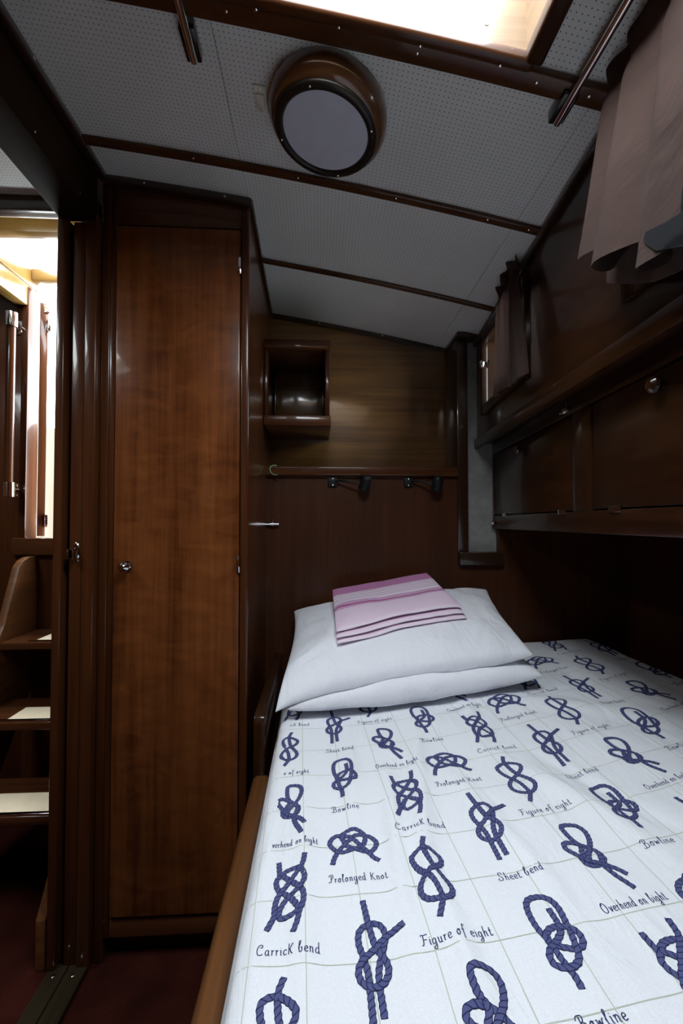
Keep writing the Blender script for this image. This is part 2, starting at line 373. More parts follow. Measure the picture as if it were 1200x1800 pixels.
# battens under the panel joints
def batten(name, yc, x0, x1, w, h, screws):
    m = MB().box(x0, x1, yc - w / 2, yc + w / 2, 0, h, 0.004, 3)
    bmesh.ops.subdivide_edges(m.bm, edges=[e for e in m.bm.edges if abs(e.verts[0].co.x - e.verts[1].co.x) > 0.2], cuts=14)
    m.warp(lambda c: (c.x, c.y, cz(c.x, c.y) - h + c.z - 0.0005))
    o = struct(obj(name, m, 'beam', loc=(0, yc, 1.85)), 'slim mahogany ceiling batten')
    for sx in screws: screw(o, (sx, yc - 0.002, cz(sx, yc) - h - 0.0006), cn(sx, yc), 0.003)
    return o
batten('trim_2', 0.995, -0.553, 0.538, 0.022, 0.010, (-0.50, -0.29, -0.05, 0.18, 0.40, 0.50))
batten('trim_3', 1.347, -0.175, 0.565, 0.020, 0.009, (-0.13, 0.15, 0.38, 0.52))
batten('trim_4', 0.686, -0.553, 0.508, 0.034, 0.014, (-0.45, -0.15, 0.16, 0.36, 0.45))

# deck hatch: coaming boards and trim frame
ha = struct(thing('window_1', (0.09, 0.35, 1.9), None, None, kind='structure'), 'deck hatch with bare teak coaming above the bunk')
def ht(x, y): return cz(x, y)
cy = wood('pale_coaming_teak_lengthwise', (0.105, 0.058, 0.026), (0.24, 0.150, 0.078), 'Y', rough=0.45, coat=0.3, coat_rough=0.2, sc=0.7)
def coaming(x0, x1, y0, y1, mat):
    m = MB().box(x0, x1, y0, y1, 0, 1, 0)
    bmesh.ops.subdivide_edges(m.bm, edges=[e for e in m.bm.edges if abs(e.verts[0].co.x - e.verts[1].co.x) > 0.2], cuts=10)
    m.warp(lambda c: (c.x, c.y, cz(c.x, c.y) - 0.003 if c.z < 0.5 else 2.02)); obj('coaming_board', m, mat, ha)
coaming(HX0 - 0.02, HX1 + 0.02, HY1, HY1 + 0.02, 'coam'); coaming(HX0 - 0.02, HX1 + 0.02, HY0 - 0.02, HY0, 'coam')
coaming(HX1, HX1 + 0.02, HY0, HY1, cy); coaming(HX0 - 0.02, HX0, HY0, HY1, cy)
def trimbar(x0, x1, y0, y1, h, mat):
    m = MB().box(x0, x1, y0, y1, 0, h, 0.006, 3)
    bmesh.ops.subdivide_edges(m.bm, edges=[e for e in m.bm.edges if abs(e.verts[0].co.x - e.verts[1].co.x) > 0.2], cuts=10)
    m.warp(lambda c: (c.x, c.y, cz(c.x, c.y) - h + c.z)); return obj('trim_bar', m, mat, ha)
t1 = trimbar(HX0 - 0.012, HX1 + 0.012, HY1 - 0.004, HY1 + 0.016, 0.020, 'beam')
trimbar(HX0 - 0.012, HX1 + 0.012, HY0 - 0.022, HY0 + 0.006, 0.024, 'beam')
trimbar(HX1 - 0.004, HX1 + 0.024, HY0, HY1, 0.024, 'wy'); trimbar(HX0 - 0.024, HX0 + 0.004, HY0, HY1, 0.024, 'wy')
screw(ha, (0.265, HY1 - 0.0005, 1.872), (0, -1, 0), 0.0045); screw(ha, (HX1 - 0.0005, 0.62, 1.885), (-1, 0, 0), 0.004)
for sx in (-0.1, 0.03, 0.16, 0.29): screw(ha, (sx, HY1 + 0.010, cz(sx, HY1) - 0.0245), cn(sx, HY1), 0.003)

# left wall: header over the doorway and the near end behind the camera
wl = struct(thing('wall_left', (-0.6, 0.3, 0), None, None, kind='structure'), 'dark wood partition with doorway header')
obj('header', MB().box(-0.642, -0.556, -0.62, 1.10, 1.832, 2.02, 0.004), 'header', wl)
obj('end_panel', MB().box(-0.642, -0.556, -0.64, -0.30, 0.0, 1.832, 0.003), 'wz', wl)
co = obj('cornice', MB().box(-0.556, -0.534, -0.62, 1.10, 1.940, 1.962, 0.006, 3), 'darky', wl)
for yy in (0.82, 0.98, 0.55): screw(wl, (-0.5338, yy, 1.950), (1, 0, 0), 0.003)
for yy in (0.86, 1.02): screw(wl, (-0.5558, yy, 1.845), (1, 0, 0), 0.0025)
# doorway frame
dr = struct(thing('door_1', (-0.6, 1.1, 0), None, None, kind='structure'), 'varnished doorway frame to the companionway')
obj('edge_strip', MB().box(-0.646, -0.626, 1.086, 1.20, 0.014, 1.84, 0.004, 3), 'wz', dr)
obj('groove', MB().box(-0.627, -0.612, 1.125, 1.20, 0.0, 1.84, 0.0), 'darky', dr)
obj('jamb_plank', MB().box(-0.613, -0.581, 1.098, 1.20, 0.0, 1.832, 0.003), 'wz', dr)
obj('jamb_plank', MB().box(-0.581, -0.552, 1.092, 1.20, 0.0, 1.85, 0.004, 3), 'wz', dr)
obj('corner_post', MB().box(-0.552, -0.528, 1.112, 1.20, 0.0, 1.952, 0.005, 3), 'wz', dr)
sp_ = obj('strike_plate', MB().lathe([(0, 0.0015), (0.9, 0.0015), (1, 0)], Matrix.Translation((-0.596, 1.098, 1.004)) @ Matrix.Rotation(R(90), 4, 'X') @ Matrix.Diagonal((0.010, 0.026, 1, 1)), 28), 'chrome', dr)
lk = MB(); lk.box(-0.606, -0.591, 1.076, 1.097, 1.012, 1.016, 0.001).box(-0.606, -0.603, 1.076, 1.097, 0.993, 1.016, 0.001).box(-0.594, -0.591, 1.076, 1.097, 0.993, 1.016, 0.001).box(-0.606, -0.591, 1.076, 1.097, 0.991, 0.994, 0.001)
obj('keeper', lk, 'chrome', sp_)
obj('keeper_hole', MB().box(-0.602, -0.594, 1.0955, 1.0965, 0.994, 1.012, 0), 'black', sp_)

# aft bulkhead: upper panel, ledge, lower panel
wb = struct(thing('wall_back', (0.2, 1.7, 0), None, None, kind='structure'), 'two-tier varnished mahogany bulkhead')
obj('upper_panel', MB().box(-0.24, 0.66, 1.700, 1.73, 1.20, 1.95, 0), 'upper', wb)
obj('ledge', MB().box(-0.20, 0.506, 1.556, 1.700, 1.240, 1.262, 0.001), 'wx', wb)
obj('lower_panel', MB().box(-0.20, 0.506, 1.556, 1.58, 0.0, 1.240, 0), 'lower', wb)
obj('lower_panel', MB().box(0.506, 1.20, 1.556, 1.58, 0.0, 0.928, 0), 'lower', wb)
obj('lower_panel', MB().box(0.66, 1.20, 1.556, 1.58, 0.928, 1.45, 0), 'lower', wb)
obj('backing', MB().box(-0.66, 1.20, 1.735, 1.76, 0.0, 2.0, 0), 'darkx', wb)
obj('fiddle_rail', MB().box(-0.196, 0.506, 1.534, 1.556, 1.246, 1.279, 0.005, 3), 'wx', wb)
# moulding under the ceiling on the bulkhead
m = MB().box(-0.19, 0.56, 1.682, 1.700, 0, 0.016, 0.004, 2)
bmesh.ops.subdivide_edges(m.bm, edges=[e for e in m.bm.edges if abs(e.verts[0].co.x - e.verts[1].co.x) > 0.2], cuts=10)
m.warp(lambda c: (c.x, c.y, cz(c.x, c.y) - 0.016 + c.z))
o = obj('ceiling_moulding', m, 'darkx', wb)
for sx in (0.0, 0.25, 0.46): screw(wb, (sx, 1.6815, cz(sx, 1.69) - 0.008), (0, -1, 0), 0.0025)
# upright frame with worn grey panel in the corner
tf = struct(thing('trim_5', (0.58, 1.6, 0.92), None, None, kind='structure'), 'dark U-shaped wooden frame around a worn grey plate')
obj('post', MB().box(0.506, 0.546, 1.552, 1.70, 0.927, 1.772, 0.004, 2), 'dkz', tf)
obj('sill', MB().box(0.506, 0.668, 1.530, 1.585, 0.925, 0.972, 0.004, 2), 'darkx', tf)
obj('plate', MB().box(0.540, 0.70, 1.586, 1.60, 0.930, 1.790, 0), 'grey', tf)
obj('cap', MB().box(0.500, 0.60, 1.526, 1.70, 1.755, 1.772, 0.003), 'darkx', tf)

# right side: coach-roof side with two windows, side deck, hull side
def slant(y0, y1, z0, z1, o0, o1, f=xt, bev=0.002):
    """board following the slanted side; o0/o1 = offsets outward from f(Y)"""
    return MB().box(o0, o1, y0, y1, z0, z1, bev).warp(lambda c: (c.x + f(c.y), c.y, c.z))
wr = struct(thing('wall_right', (0.55, 1.0, 1.37), None, None, kind='structure'), 'varnished coach-roof side pierced by two windows')
W1 = (-0.15, 0.67, 1.465, 1.735); W2 = (1.12, 1.50, 1.480, 1.725)
ZB, ZT = 1.372, 1.84
for y0, y1, z0, z1 in ((-0.64, W1[0], ZB, ZT), (W1[1], W2[0], ZB, ZT), (W2[1], 1.72, ZB, ZT), (W1[0], W1[1], ZB, W1[2]), (W1[0], W1[1], W1[3], ZT), (W2[0], W2[1], ZB, W2[2]), (W2[0], W2[1], W2[3], ZT)):
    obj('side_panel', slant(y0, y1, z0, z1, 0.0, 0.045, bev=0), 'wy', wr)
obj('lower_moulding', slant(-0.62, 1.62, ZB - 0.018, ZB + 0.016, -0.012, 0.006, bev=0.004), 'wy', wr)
# ceiling moulding along the side
m = MB().box(-0.014, 0.002, 0.70, 1.60, -0.016, 0.0, 0.004)
bmesh.ops.subdivide_edges(m.bm, edges=[e for e in m.bm.edges if abs(e.verts[0].co.y - e.verts[1].co.y) > 0.2], cuts=8)
m.warp(lambda c: (c.x + xt(c.y), c.y, cz(xt(c.y), c.y) + c.z - 0.0005)); obj('ceiling_moulding', m, 'darky', wr)
obj('side_deck', slant(-0.64, 1.72, ZB + 0.002, ZB + 0.03, 0.04, 0.70, bev=0), 'darky', wr)
def window(name, w, label):
    y0, y1, z0, z1 = w
    t = struct(thing(name, (xt(y0), (y0 + y1) / 2, z0), None, None, kind='structure'), label)
    for a in ((y0 - 0.02, y0 + 0.012, z0 - 0.02, z1 + 0.02), (y1 - 0.012, y1 + 0.02, z0 - 0.02, z1 + 0.02), (y0 + 0.012, y1 - 0.012, z0 - 0.02, z0 + 0.012), (y0 + 0.012, y1 - 0.012, z1 - 0.012, z1 + 0.02)):
        obj('frame_bar', slant(*a, -0.010, 0.012, bev=0.004), 'wy', t)
    obj('pane', slant(y0, y1, z0, z1, 0.040, 0.044, bev=0), 'glass', t)
    return t
window('window_2', W1, 'cabin window behind the large brown curtain')
w2 = window('window_3', W2, 'cabin window behind the small brown curtain')
kb = frame_to((xt(1.425) - 0.006, 1.425, 1.615), (-1, 0.09, 0))
kk = MB().lathe([(0, 0.030), (0.010, 0.029), (0.014, 0.024), (0.013, 0.018), (0.007, 0.014), (0.006, 0.004), (0.013, 0.002), (0.013, 0)], kb, 20)
obj('knob', kk, 'chrome', w2, angle=50)
wh = struct(obj('wall_hull', MB().box(1.15, 1.20, -0.64, 1.72, 0.0, 1.45, 0), 'lower'))
wn = struct(obj('wall_front', MB().box(-1.66, 1.20, -0.70, -0.64, 0.0, 2.05, 0), 'wz'))

# ------------------------------------------------------------------ companionway beyond the doorway
wp = struct(thing('wall_companionway', (-1.1, 1.65, 0), None, None, kind='structure'), 'dark wood bulkhead around the companionway opening')
obj('side_panel', MB().box(-1.66, -1.078, 1.65, 1.70, 0.0, 1.954, 0.002), 'wz', wp)
obj('lower_panel', MB().box(-1.078, -0.63, 1.65, 1.70, 0.0, 0.960, 0.0), 'wz', wp)
obj('sill', MB().box(-1.115, -0.63, 1.630, 1.715, 0.960, 1.022, 0.004), 'wx', wp)
obj('jamb', MB().box(-1.100, -1.076, 1.645, 1.712, 1.022, 1.955, 0.003), 'wz', wp)
obj('inner_panel', MB().box(-0.645, -0.60, 1.19, 1.72, 0.0, 1.954, 0), 'wz', wp)
wq = struct(obj('wall_passage', MB().box(-1.70, -1.66, -0.64, 1.70, 0.0, 2.05, 0), 'wz'))
pc = struct(thing('trim_6', (-1.1, 0.3, 1.95), None, None, kind='structure'), 'passage ceiling of perforated panels with dark edge trim')
for a in ((-1.66, -0.645, 0.80, 1.185), (-1.66, -0.645, -0.64, 0.26), (-1.66, -1.48, 0.26, 0.80), (-1.10, -0.645, 0.26, 0.80)):
    obj('panel', MB().box(*a, 1.955, 1.975, 0), 'headlining', pc)
for a in ((-1.48, -1.10, 0.80, 0.82), (-1.48, -1.10, 0.24, 0.26), (-1.50, -1.48, 0.24, 0.82), (-1.10, -1.08, 0.24, 0.82)):  # assumed skylight out of view, added to light the bunk from the left
    obj('assumed_skylight_coaming', MB().box(*a, 1.975, 2.05, 0), 'gold', pc)
obj('panel', MB().box(-1.66, -1.10, 1.185, 1.70, 1.955, 1.975, 0), 'headlining', pc)
obj('edge_trim', MB().box(-1.66, -0.645, 1.178, 1.212, 1.915, 1.96, 0.004), 'darkx', pc)
obj('side_beam', MB().box(-1.125, -1.080, 1.20, 1.66, 1.885, 1.965, 0.004), 'gold', pc)
sh = thing('sliding_hatch', (-0.87, 1.4, 2.0), 'golden wooden sliding hatch over the bright companionway', 'hatch')
obj('board', MB().box(-1.16, -0.58, 1.00, 1.44, 2.060, 2.080, 0.003), 'gold', sh)
obj('front_bar', MB().box(-1.075, -0.645, 1.405, 1.445, 2.005, 2.050, 0.004), 'gold', sh)
obj('lintel_bar', MB().box(-1.075, -0.645, 1.655, 1.70, 1.985, 2.03, 0.004), 'gold', sh)
obj('runner', MB().box(-1.100, -1.075, 1.20, 1.70, 1.962, 2.06, 0.003), 'gold', sh)
obj('runner', MB().box(-0.645, -0.62, 1.20, 1.70, 1.962, 2.06, 0.003), 'gold', sh)
# door leaf swung open outside
dl = thing('companionway_door', (-1.11, 1.75, 1.022), 'dark wooden door leaf swung open outside the companionway', 'door')
def leaf(c):
    a = R(40); x, y = c.x, c.y
    return (-1.084 + x * math.cos(a) - y * math.sin(a), 1.775 + x * math.sin(a) + y * math.cos(a), c.z)
obj('leaf', MB().box(-0.028, 0, 0, 0.36, 1.024, 1.955, 0.003).warp(leaf), 'wz', dl)
for zz in (1.06, 1.84): obj('hinge', MB().box(-0.004, 0.006, -0.02, 0.012, zz, zz + 0.05, 0.001).warp(leaf), 'chrome', dl)
obj('bolt', MB().box(-0.014, 0.004, -0.004, 0.002, 1.915, 1.945, 0.001).warp(leaf), 'chrome', dl)
cp = struct(obj('wall_cockpit', MB().box(-3.2, 0.2, 2.55, 2.62, 0.2, 1.62, 0.004), 'cream'), 'weathered cream cockpit panel outside the companionway')
m_, nt_, b_ = newmat('white_shade_canvas'); t_ = nt_.nodes.new('ShaderNodeBsdfTranslucent'); t_.inputs[0].default_value = (0.8, 0.8, 0.78, 1)
mx_ = nt_.nodes.new('ShaderNodeMixShader'); mx_.inputs[0].default_value = 0.45; b_.inputs['Base Color'].default_value = (0.8, 0.8, 0.78, 1); b_.inputs['Roughness'].default_value = 0.8
nt_.links.new(b_.outputs[0], mx_.inputs[1]); nt_.links.new(t_.outputs[0], mx_.inputs[2]); nt_.links.new(mx_.outputs[0], nt_.nodes['Material Output'].inputs[0]); M['canvas'] = m_
struct(obj('added_cockpit_shade', MB().box(-3.2, 0.2, 1.85, 3.4, 2.62, 2.625, 0), 'canvas'), 'white canvas sheet added to shade the cockpit panel')  # sheet added overhead to dim the cockpit panel
# grab rail
gr = thing('grab_rail', (-1.092, 1.58, 1.16), 'upright wooden grab rail on chrome brackets beside the companionway', 'grab rail')
obj('rail', MB().tube([(-1.092, 1.58, 1.17), (-1.092, 1.58, 1.82)], 0.014, 16), 'wz', gr)
for zz in (1.195, 1.80):
    br = obj('bracket', MB().tube([(-1.092, 1.58, zz - 0.025), (-1.092, 1.58, zz + 0.025)], 0.019, 16).tube([(-1.092, 1.59, zz), (-1.105, 1.648, zz)], 0.007, 10), 'chrome', gr)
    obj('base_plate', MB().box(-1.119, -1.095, 1.6455, 1.6500, zz - 0.026, zz + 0.026, 0.002), 'chrome', br)
    screw(br, (-1.107, 1.6450, zz + 0.017), (0, -1, 0)); screw(br, (-1.107, 1.6450, zz - 0.017), (0, -1, 0))
# ladder
ld = thing('companionway_ladder', (-0.86, 1.4, 0), 'steep varnished companionway ladder with cream grip pads', 'ladder')
prof = [(1.648, 0.958), (1.60, 0.955), (1.572, 0.945), (1.552, 0.925), (1.485, 0.74), (1.10, 0.12), (1.10, 0.0), (1.30, 0.0), (1.648, 0.52)]
obj('stringer', MB().prism(prof, 'X', -1.056, -1.030, 0.003), 'railw', ld)
obj('stringer', MB().prism(prof, 'X', -0.680, -0.656, 0.003), 'railw', ld)
for k, (yy, zz) in enumerate(((1.205, 0.300), (1.335, 0.490), (1.462, 0.690))):
    tr_ = obj('tread', MB().box(-1.030, -0.680, yy, yy + 0.185, zz - 0.024, zz, 0.004), 'wx', ld)
    pd = obj('grip_pad', MB().box(-0.925, -0.715, yy + 0.016, yy + 0.10, zz, zz + 0.004, 0.001), 'pad', tr_)
    obj('metal_nosing', MB().box(-0.945, -0.70, yy + 0.004, yy + 0.015, zz, zz + 0.005, 0.001), 'chrome', tr_)
# ================================================================== WARDROBE
def xw(Y): return -0.180 - 0.017 * (Y - 1.11)
wd = thing('wardrobe', (-0.35, 1.4, 0), 'tall built-in mahogany wardrobe with one long door', 'wardrobe')
obj('side_panel', MB().prism([(-0.196, 1.115), (xw(1.115), 1.115), (xw(1.70), 1.70), (-0.205, 1.70)], 'Z', 0.0, 1.935), 'wz', wd)
obj('left_stile', MB().box(-0.528, -0.513, 1.112, 1.135, 0.06, 1.935, 0.002), 'wz', wd)
obj('right_stile', MB().box(-0.199, -0.179, 1.104, 1.130, 0.06, 1.915, 0.004, 3), 'wz', wd)
obj('top_rail', MB().box(-0.513, -0.199, 1.112, 1.135, 1.838, 1.950, 0.002), 'wx', wd)
obj('plinth', MB().box(-0.528, -0.185, 1.150, 1.18, 0.0, 0.115, 0.002), 'wx', wd)
obj('bottom_rail', MB().box(-0.513, -0.199, 1.112, 1.155, 0.06, 0.108, 0.003), 'wx', wd)
obj('back_panel', MB().box(-0.64, -0.20, 1.21, 1.22, 0.0, 1.95, 0), 'darky', wd)
dd = obj('door', MB().box(-0.511, -0.2015, 1.106, 1.128, 0.113, 1.832, 0.003, 3), 'door', wd)
kn = frame_to((-0.477, 1.106, 0.970), (0, -1, 0))
pr = [(0, 0.030), (0.006, 0.0295), (0.010, 0.026), (0.0135, 0.021), (0.0135, 0.017), (0.009, 0.012), (0.006, 0.008), (0.007, 0.004), (0.014, 0.002), (0.014, 0)]
obj('knob', MB().lathe(pr, kn, 12), 'chrome', dd, angle=25)
for zz in (1.735, 0.975, 0.25): obj('hinge', MB().box(-0.206, -0.199, 1.100, 1.107, zz - 0.022, zz + 0.022, 0.001), 'chrome', dd)
# dark moulding under the ceiling along front and side
m = MB().box(-0.552, -0.172, 1.094, 1.112, 0, 0.020, 0.004)
bmesh.ops.subdivide_edges(m.bm, edges=[e for e in m.bm.edges if abs(e.verts[0].co.x - e.verts[1].co.x) > 0.2], cuts=8)
m.warp(lambda c: (c.x, c.y, cz(c.x, c.y) - 0.020 + c.z - 0.0005)); obj('front_moulding', m, 'darkx', wd)
for sx in (-0.44, -0.24): screw(wd, (sx, 1.0935, cz(sx, 1.10) - 0.011), (0, -1, 0), 0.0028)
m = MB().box(-0.004, 0.010, 1.10, 1.69, -0.020, 0, 0.004)
bmesh.ops.subdivide_edges(m.bm, edges=[e for e in m.bm.edges if abs(e.verts[0].co.y - e.verts[1].co.y) > 0.2], cuts=6)
m.warp(lambda c: (c.x + xw(c.y), c.y, cz(xw(c.y), c.y) + c.z - 0.0005)); obj('side_moulding', m, 'darky', wd)
screw(wd, (xw(1.17) + 0.0102, 1.17, cz(-0.17, 1.17) - 0.011), (1, 0, 0), 0.0028)

# ================================================================== SHELF BOX on the bulkhead
sb = thing('open_shelf_box', (-0.07, 1.58, 1.40), 'open-fronted mahogany shelf box fixed high on the bulkhead', 'shelf')
XL = -0.184
obj('top_board', MB().box(XL, 0.040, 1.448, 1.699, 1.664, 1.696, 0.002), 'wx', sb)
obj('bottom_board', MB().box(XL, 0.040, 1.446, 1.699, 1.404, 1.438, 0.002), 'wx', sb)
obj('side_board', MB().box(0.020, 0.036, 1.452, 1.699, 1.438, 1.664, 0.002), 'wz', sb)
obj('side_board', MB().box(XL, XL + 0.010, 1.456, 1.699, 1.438, 1.664, 0.001), 'wz', sb)
obj('back_board', MB().box(XL + 0.010, 0.020, 1.672, 1.690, 1.438, 1.664, 0.001), 'upper', sb)
for xx in (XL + 0.012, 0.010): obj('bead', MB().box(xx, xx + 0.009, 1.655, 1.672, 1.438, 1.664, 0.003, 3), 'darkx', sb)

# ================================================================== SIDE LOCKER
lo = thing('side_locker', (0.62, 0.9, 1.055), 'dark mahogany side locker with two doors under the side deck', 'cabinet')
def cab(name, y0, y1, z0, z1, o0, o1, mat, parent, bev=0.002): return obj(name, slant(y0, y1, z0, z1, o0, o1, xc, bev), mat, parent)
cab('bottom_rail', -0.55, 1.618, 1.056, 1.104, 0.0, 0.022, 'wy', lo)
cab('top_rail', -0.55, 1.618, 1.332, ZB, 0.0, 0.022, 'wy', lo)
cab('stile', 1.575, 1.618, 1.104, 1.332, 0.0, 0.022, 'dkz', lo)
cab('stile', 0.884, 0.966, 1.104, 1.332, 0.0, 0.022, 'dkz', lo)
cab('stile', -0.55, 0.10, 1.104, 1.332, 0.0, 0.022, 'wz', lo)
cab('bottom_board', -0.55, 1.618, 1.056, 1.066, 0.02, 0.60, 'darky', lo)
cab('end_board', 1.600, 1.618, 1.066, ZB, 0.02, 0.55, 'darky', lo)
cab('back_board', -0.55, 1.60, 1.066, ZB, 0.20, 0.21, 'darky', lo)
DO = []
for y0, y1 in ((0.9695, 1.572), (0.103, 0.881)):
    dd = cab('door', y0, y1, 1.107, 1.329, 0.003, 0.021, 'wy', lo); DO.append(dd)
    yk = y0 + 0.5 * (y1 - y0) if y1 < 1 else 1.29
    if y1 < 1: yk = 0.665
    kz = 1.302
    mk = frame_to((xc(yk) + 0.003, yk, kz), (-1, 0.105, 0))
    obj('knob', MB().lathe([(0, 0.026), (0.008, 0.025), (0.0135, 0.020), (0.0145, 0.015), (0.011, 0.009), (0.006, 0.005), (0.006, 0)], mk, 20), 'dkz', dd)
    for yh in ((1.02, 1.45) if y1 > 1 else (0.80, 0.25)):
        obj('hinge', slant(yh - 0.02, yh + 0.02, 1.099, 1.111, -0.003, 0.004, xc, 0.001), 'chrome', dd)
def barrel_bolt(loc, axis, label, f=None):
    t = thing('barrel_bolt', loc, label, 'bolt', 'small chrome barrel bolts')
    v = Vector(loc); a = Vector(axis).normalized()
    obj('barrel', MB().tube([v - a * 0.022, v + a * 0.010], 0.0062, 14), 'chrome', t)
    obj('pin', MB().tube([v + a * 0.010, v + a * 0.026], 0.0042, 12), 'chrome', t)
    obj('strap', MB().tube([v - a * 0.003, v + a * 0.003], 0.0095, 14), 'chrome', t)
    obj('thumb_knob', MB().tube([v + Vector((0, 0, 0.004)), v + Vector((0, 0, 0.018))], [0.0025, 0.004], 10), 'chrome', t)
barrel_bolt((xw(1.548) + 0.024, 1.5460, 1.072), (-1, 0, 0), 'chrome barrel bolt on the bulkhead where it meets the wardrobe side')
barrel_bolt((xc(0.985) - 0.0062, 0.985, 1.343), (0.105, 1, 0), 'chrome barrel bolt at the top of the locker between its doors')
barrel_bolt((xc(1.555) - 0.0062, 1.555, 1.078), (0.105, 1, 0), 'chrome barrel bolt at the lower far corner of the side locker')

# ================================================================== CEILING LAMP, SWITCH, RAILS
LX, LY = 0.020, 0.826
cl = thing('ceiling_lamp', (LX, LY, cz(LX, LY)), 'round ceiling lamp with turned wooden ring and frosted glass', 'lamp')
mt = frame_to((LX, LY, cz(LX, LY) + 0.001), cn(LX, LY))
obj('ring', MB().lathe([(0.108, -0.004), (0.113, 0.004), (0.1155, 0.014), (0.1155, 0.024), (0.112, 0.034), (0.106, 0.042), (0.098, 0.047), (0.090, 0.047), (0.086, 0.030)], mt, 72), 'lampw', cl, angle=60)
rm = obj('rim', MB().lathe([(0.100, 0.0465), (0.1005, 0.050), (0.097, 0.053), (0.088, 0.054), (0.0845, 0.052), (0.084, 0.044)], mt, 72), 'bronze', cl, angle=60)
obj('diffuser', MB().lathe([(0.0845, 0.044), (0.083, 0.0485), (0.06, 0.050), (0.03, 0.0507), (0, 0.051)], mt, 72), 'diff', cl, angle=60)
for k in range(4):
    a = R(25 + 90 * k); p = mt @ Vector((0.0925 * math.cos(a), 0.0925 * math.sin(a), 0.0540)); screw(cl, p, cn(LX, LY), 0.0028)
sx, sy = -0.113, 0.829
sw = thing('rocker_switch', (sx, sy, cz(sx, sy)), 'small ivory rocker switch on the ceiling beside the lamp', 'switch')
ms = frame_to((sx, sy, cz(sx, sy)), cn(sx, sy))
def local(mtx, *a, bev=0.001):
    m = MB().box(*a, bev); bmesh.ops.transform(m.bm, matrix=mtx, verts=m.bm.verts[:]); return m
q = Matrix.Translation((sx, sy, cz(sx, sy))) @ Matrix.Rotation(math.atan(0.11 + 0.1 * (sx + 0.555)), 4, 'Y')
obj('plate', local(q, -0.012, 0.012, -0.027, 0.027, -0.004, 0.0005), 'ivory', sw)
obj('rocker', local(q, -0.008, 0.008, -0.014, 0.014, -0.009, -0.004, bev=0.002), 'ivory', sw)
for yy in (-0.021, 0.021): screw(sw, q @ Vector((0, yy, -0.0042)), cn(sx, sy), 0.002)
for X, Y1, lab in ((-0.222, 0.768, 'chrome blind rail with black end block left of the hatch'), (0.420, 0.735, 'chrome blind rail with black end block right of the hatch')):
    rl = thing('blind_rail', (X, 0.4, cz(X, 0.4)), lab, 'rail', 'chrome rails beside the deck hatch')
    zz = lambda y: cz(X, y) - 0.024
    obj('rod', MB().tube([(X, -0.1, zz(-0.1)), (X, Y1 - 0.006, zz(Y1))], 0.0065, 16), 'chrome', rl)
    obj('end_block', MB().box(X - 0.0135, X + 0.0135, Y1 - 0.055, Y1, zz(Y1) + 0.003, cz(X, Y1) + 0.002, 0.003), 'blackw', rl)
    obj('end_block', MB().box(X - 0.0135, X + 0.0135, -0.11, -0.055, zz(-0.1) + 0.003, cz(X, -0.1) + 0.002, 0.003), 'blackw', rl)

# ================================================================== READING LAMPS, HOOK
def reading_lamp(bx, hx, hz, tilt, label):
    t = thing('reading_lamp', (bx, 1.555, 1.224), label, 'lamp', 'reading lamps under the ledge')
    obj('base', MB().box(bx - 0.0165, bx + 0.0165, 1.547, 1.5565, 1.207, 1.243, 0.003), 'black', t)
    for z in (1.213, 1.236): screw(t, (bx, 1.5468, z), (0, -1, 0), 0.003)
    y = 1.515
    P = [(bx + 0.010, 1.548, 1.226), (bx + 0.025, 1.535, 1.228), (bx + 0.045, 1.525, 1.225), (hx - 0.032, 1.518, 1.217), (hx - 0.014, y, 1.215)]
    obj('flex_arm', MB().tube(P, 0.0036, 10), 'black', t)
    ax = Vector((math.sin(tilt), -0.25, math.cos(tilt))).normalized(); c = Vector((hx, y, hz))
    mtx = frame_to(c, ax)
    hd = obj('head', MB().lathe([(0.0, -0.016), (0.015, -0.017), (0.0185, -0.024), (0.0195, -0.020), (0.0185, 0.010), (0.017, 0.020), (0.012, 0.026), (0, 0.028)], mtx, 24), 'black', t, angle=40)
    obj('lens', MB().lathe([(0.0, -0.0175), (0.0148, -0.0178)], mtx, 20), 'whitep', hd)
reading_lamp(0.050, 0.163, 1.217, 0.30, 'black reading lamp on the bulkhead nearer the wardrobe')
reading_lamp(0.325, 0.420, 1.217, 0.12, 'black reading lamp on the bulkhead nearer the grey plate')
hk = []
for k in range(13):
    a = R(-60 + 250 * k / 12)
    hk.append((-0.158 - 0.012 * math.cos(a * 0 + a) , 1.528 - 0.004 * math.sin(a), 1.262 + 0.017 * math.sin(a)))
hook = tag(obj('cord_loop', MB().tube([(-0.145, 1.529, 1.246), (-0.158, 1.529, 1.247), (-0.168, 1.529, 1.253), (-0.173, 1.529, 1.264), (-0.170, 1.530, 1.276), (-0.160, 1.536, 1.2815), (-0.15, 1.548, 1.2815)], 0.0022, 8), 'green', loc=(-0.16, 1.53, 1.245)), 'thin green cord looped over the ledge rail', 'cord')

# ================================================================== BUNK
be = thing('bunk', (0.4, 0.6, 0), 'built-in wooden bunk with a rounded teak side rail', 'bed')
obj('side_panel', MB().box(-0.150, -0.128, -0.60, 1.555, 0.0, 0.45, 0.001), 'wy', be)
obj('platform', MB().box(-0.128, 1.149, -0.62, 1.555, 0.38, 0.41, 0), 'wy', be)
obj('side_rail', MB().box(-0.156, -0.116, -0.60, 1.062, 0.440, 0.478, 0.013, 4), 'railw', be)
# raised lee board at the pillow end, front end rounded
pts = [(1.050, 0.44), (1.050, 0.600), (1.055, 0.613), (1.068, 0.619), (1.554, 0.619), (1.554, 0.44)]
obj('lee_board', MB().prism(pts, 'X', -0.155, -0.128, 0.004), 'wy', be)
ma = tag(obj('mattress', MB().box(-0.108, 0.945, -0.50, 1.53, 0.412, 0.545, 0.02, 3), 'matt', loc=(0.4, 0.5, 0.412)), 'plain pale mattress under the knot-printed duvet', 'mattress')

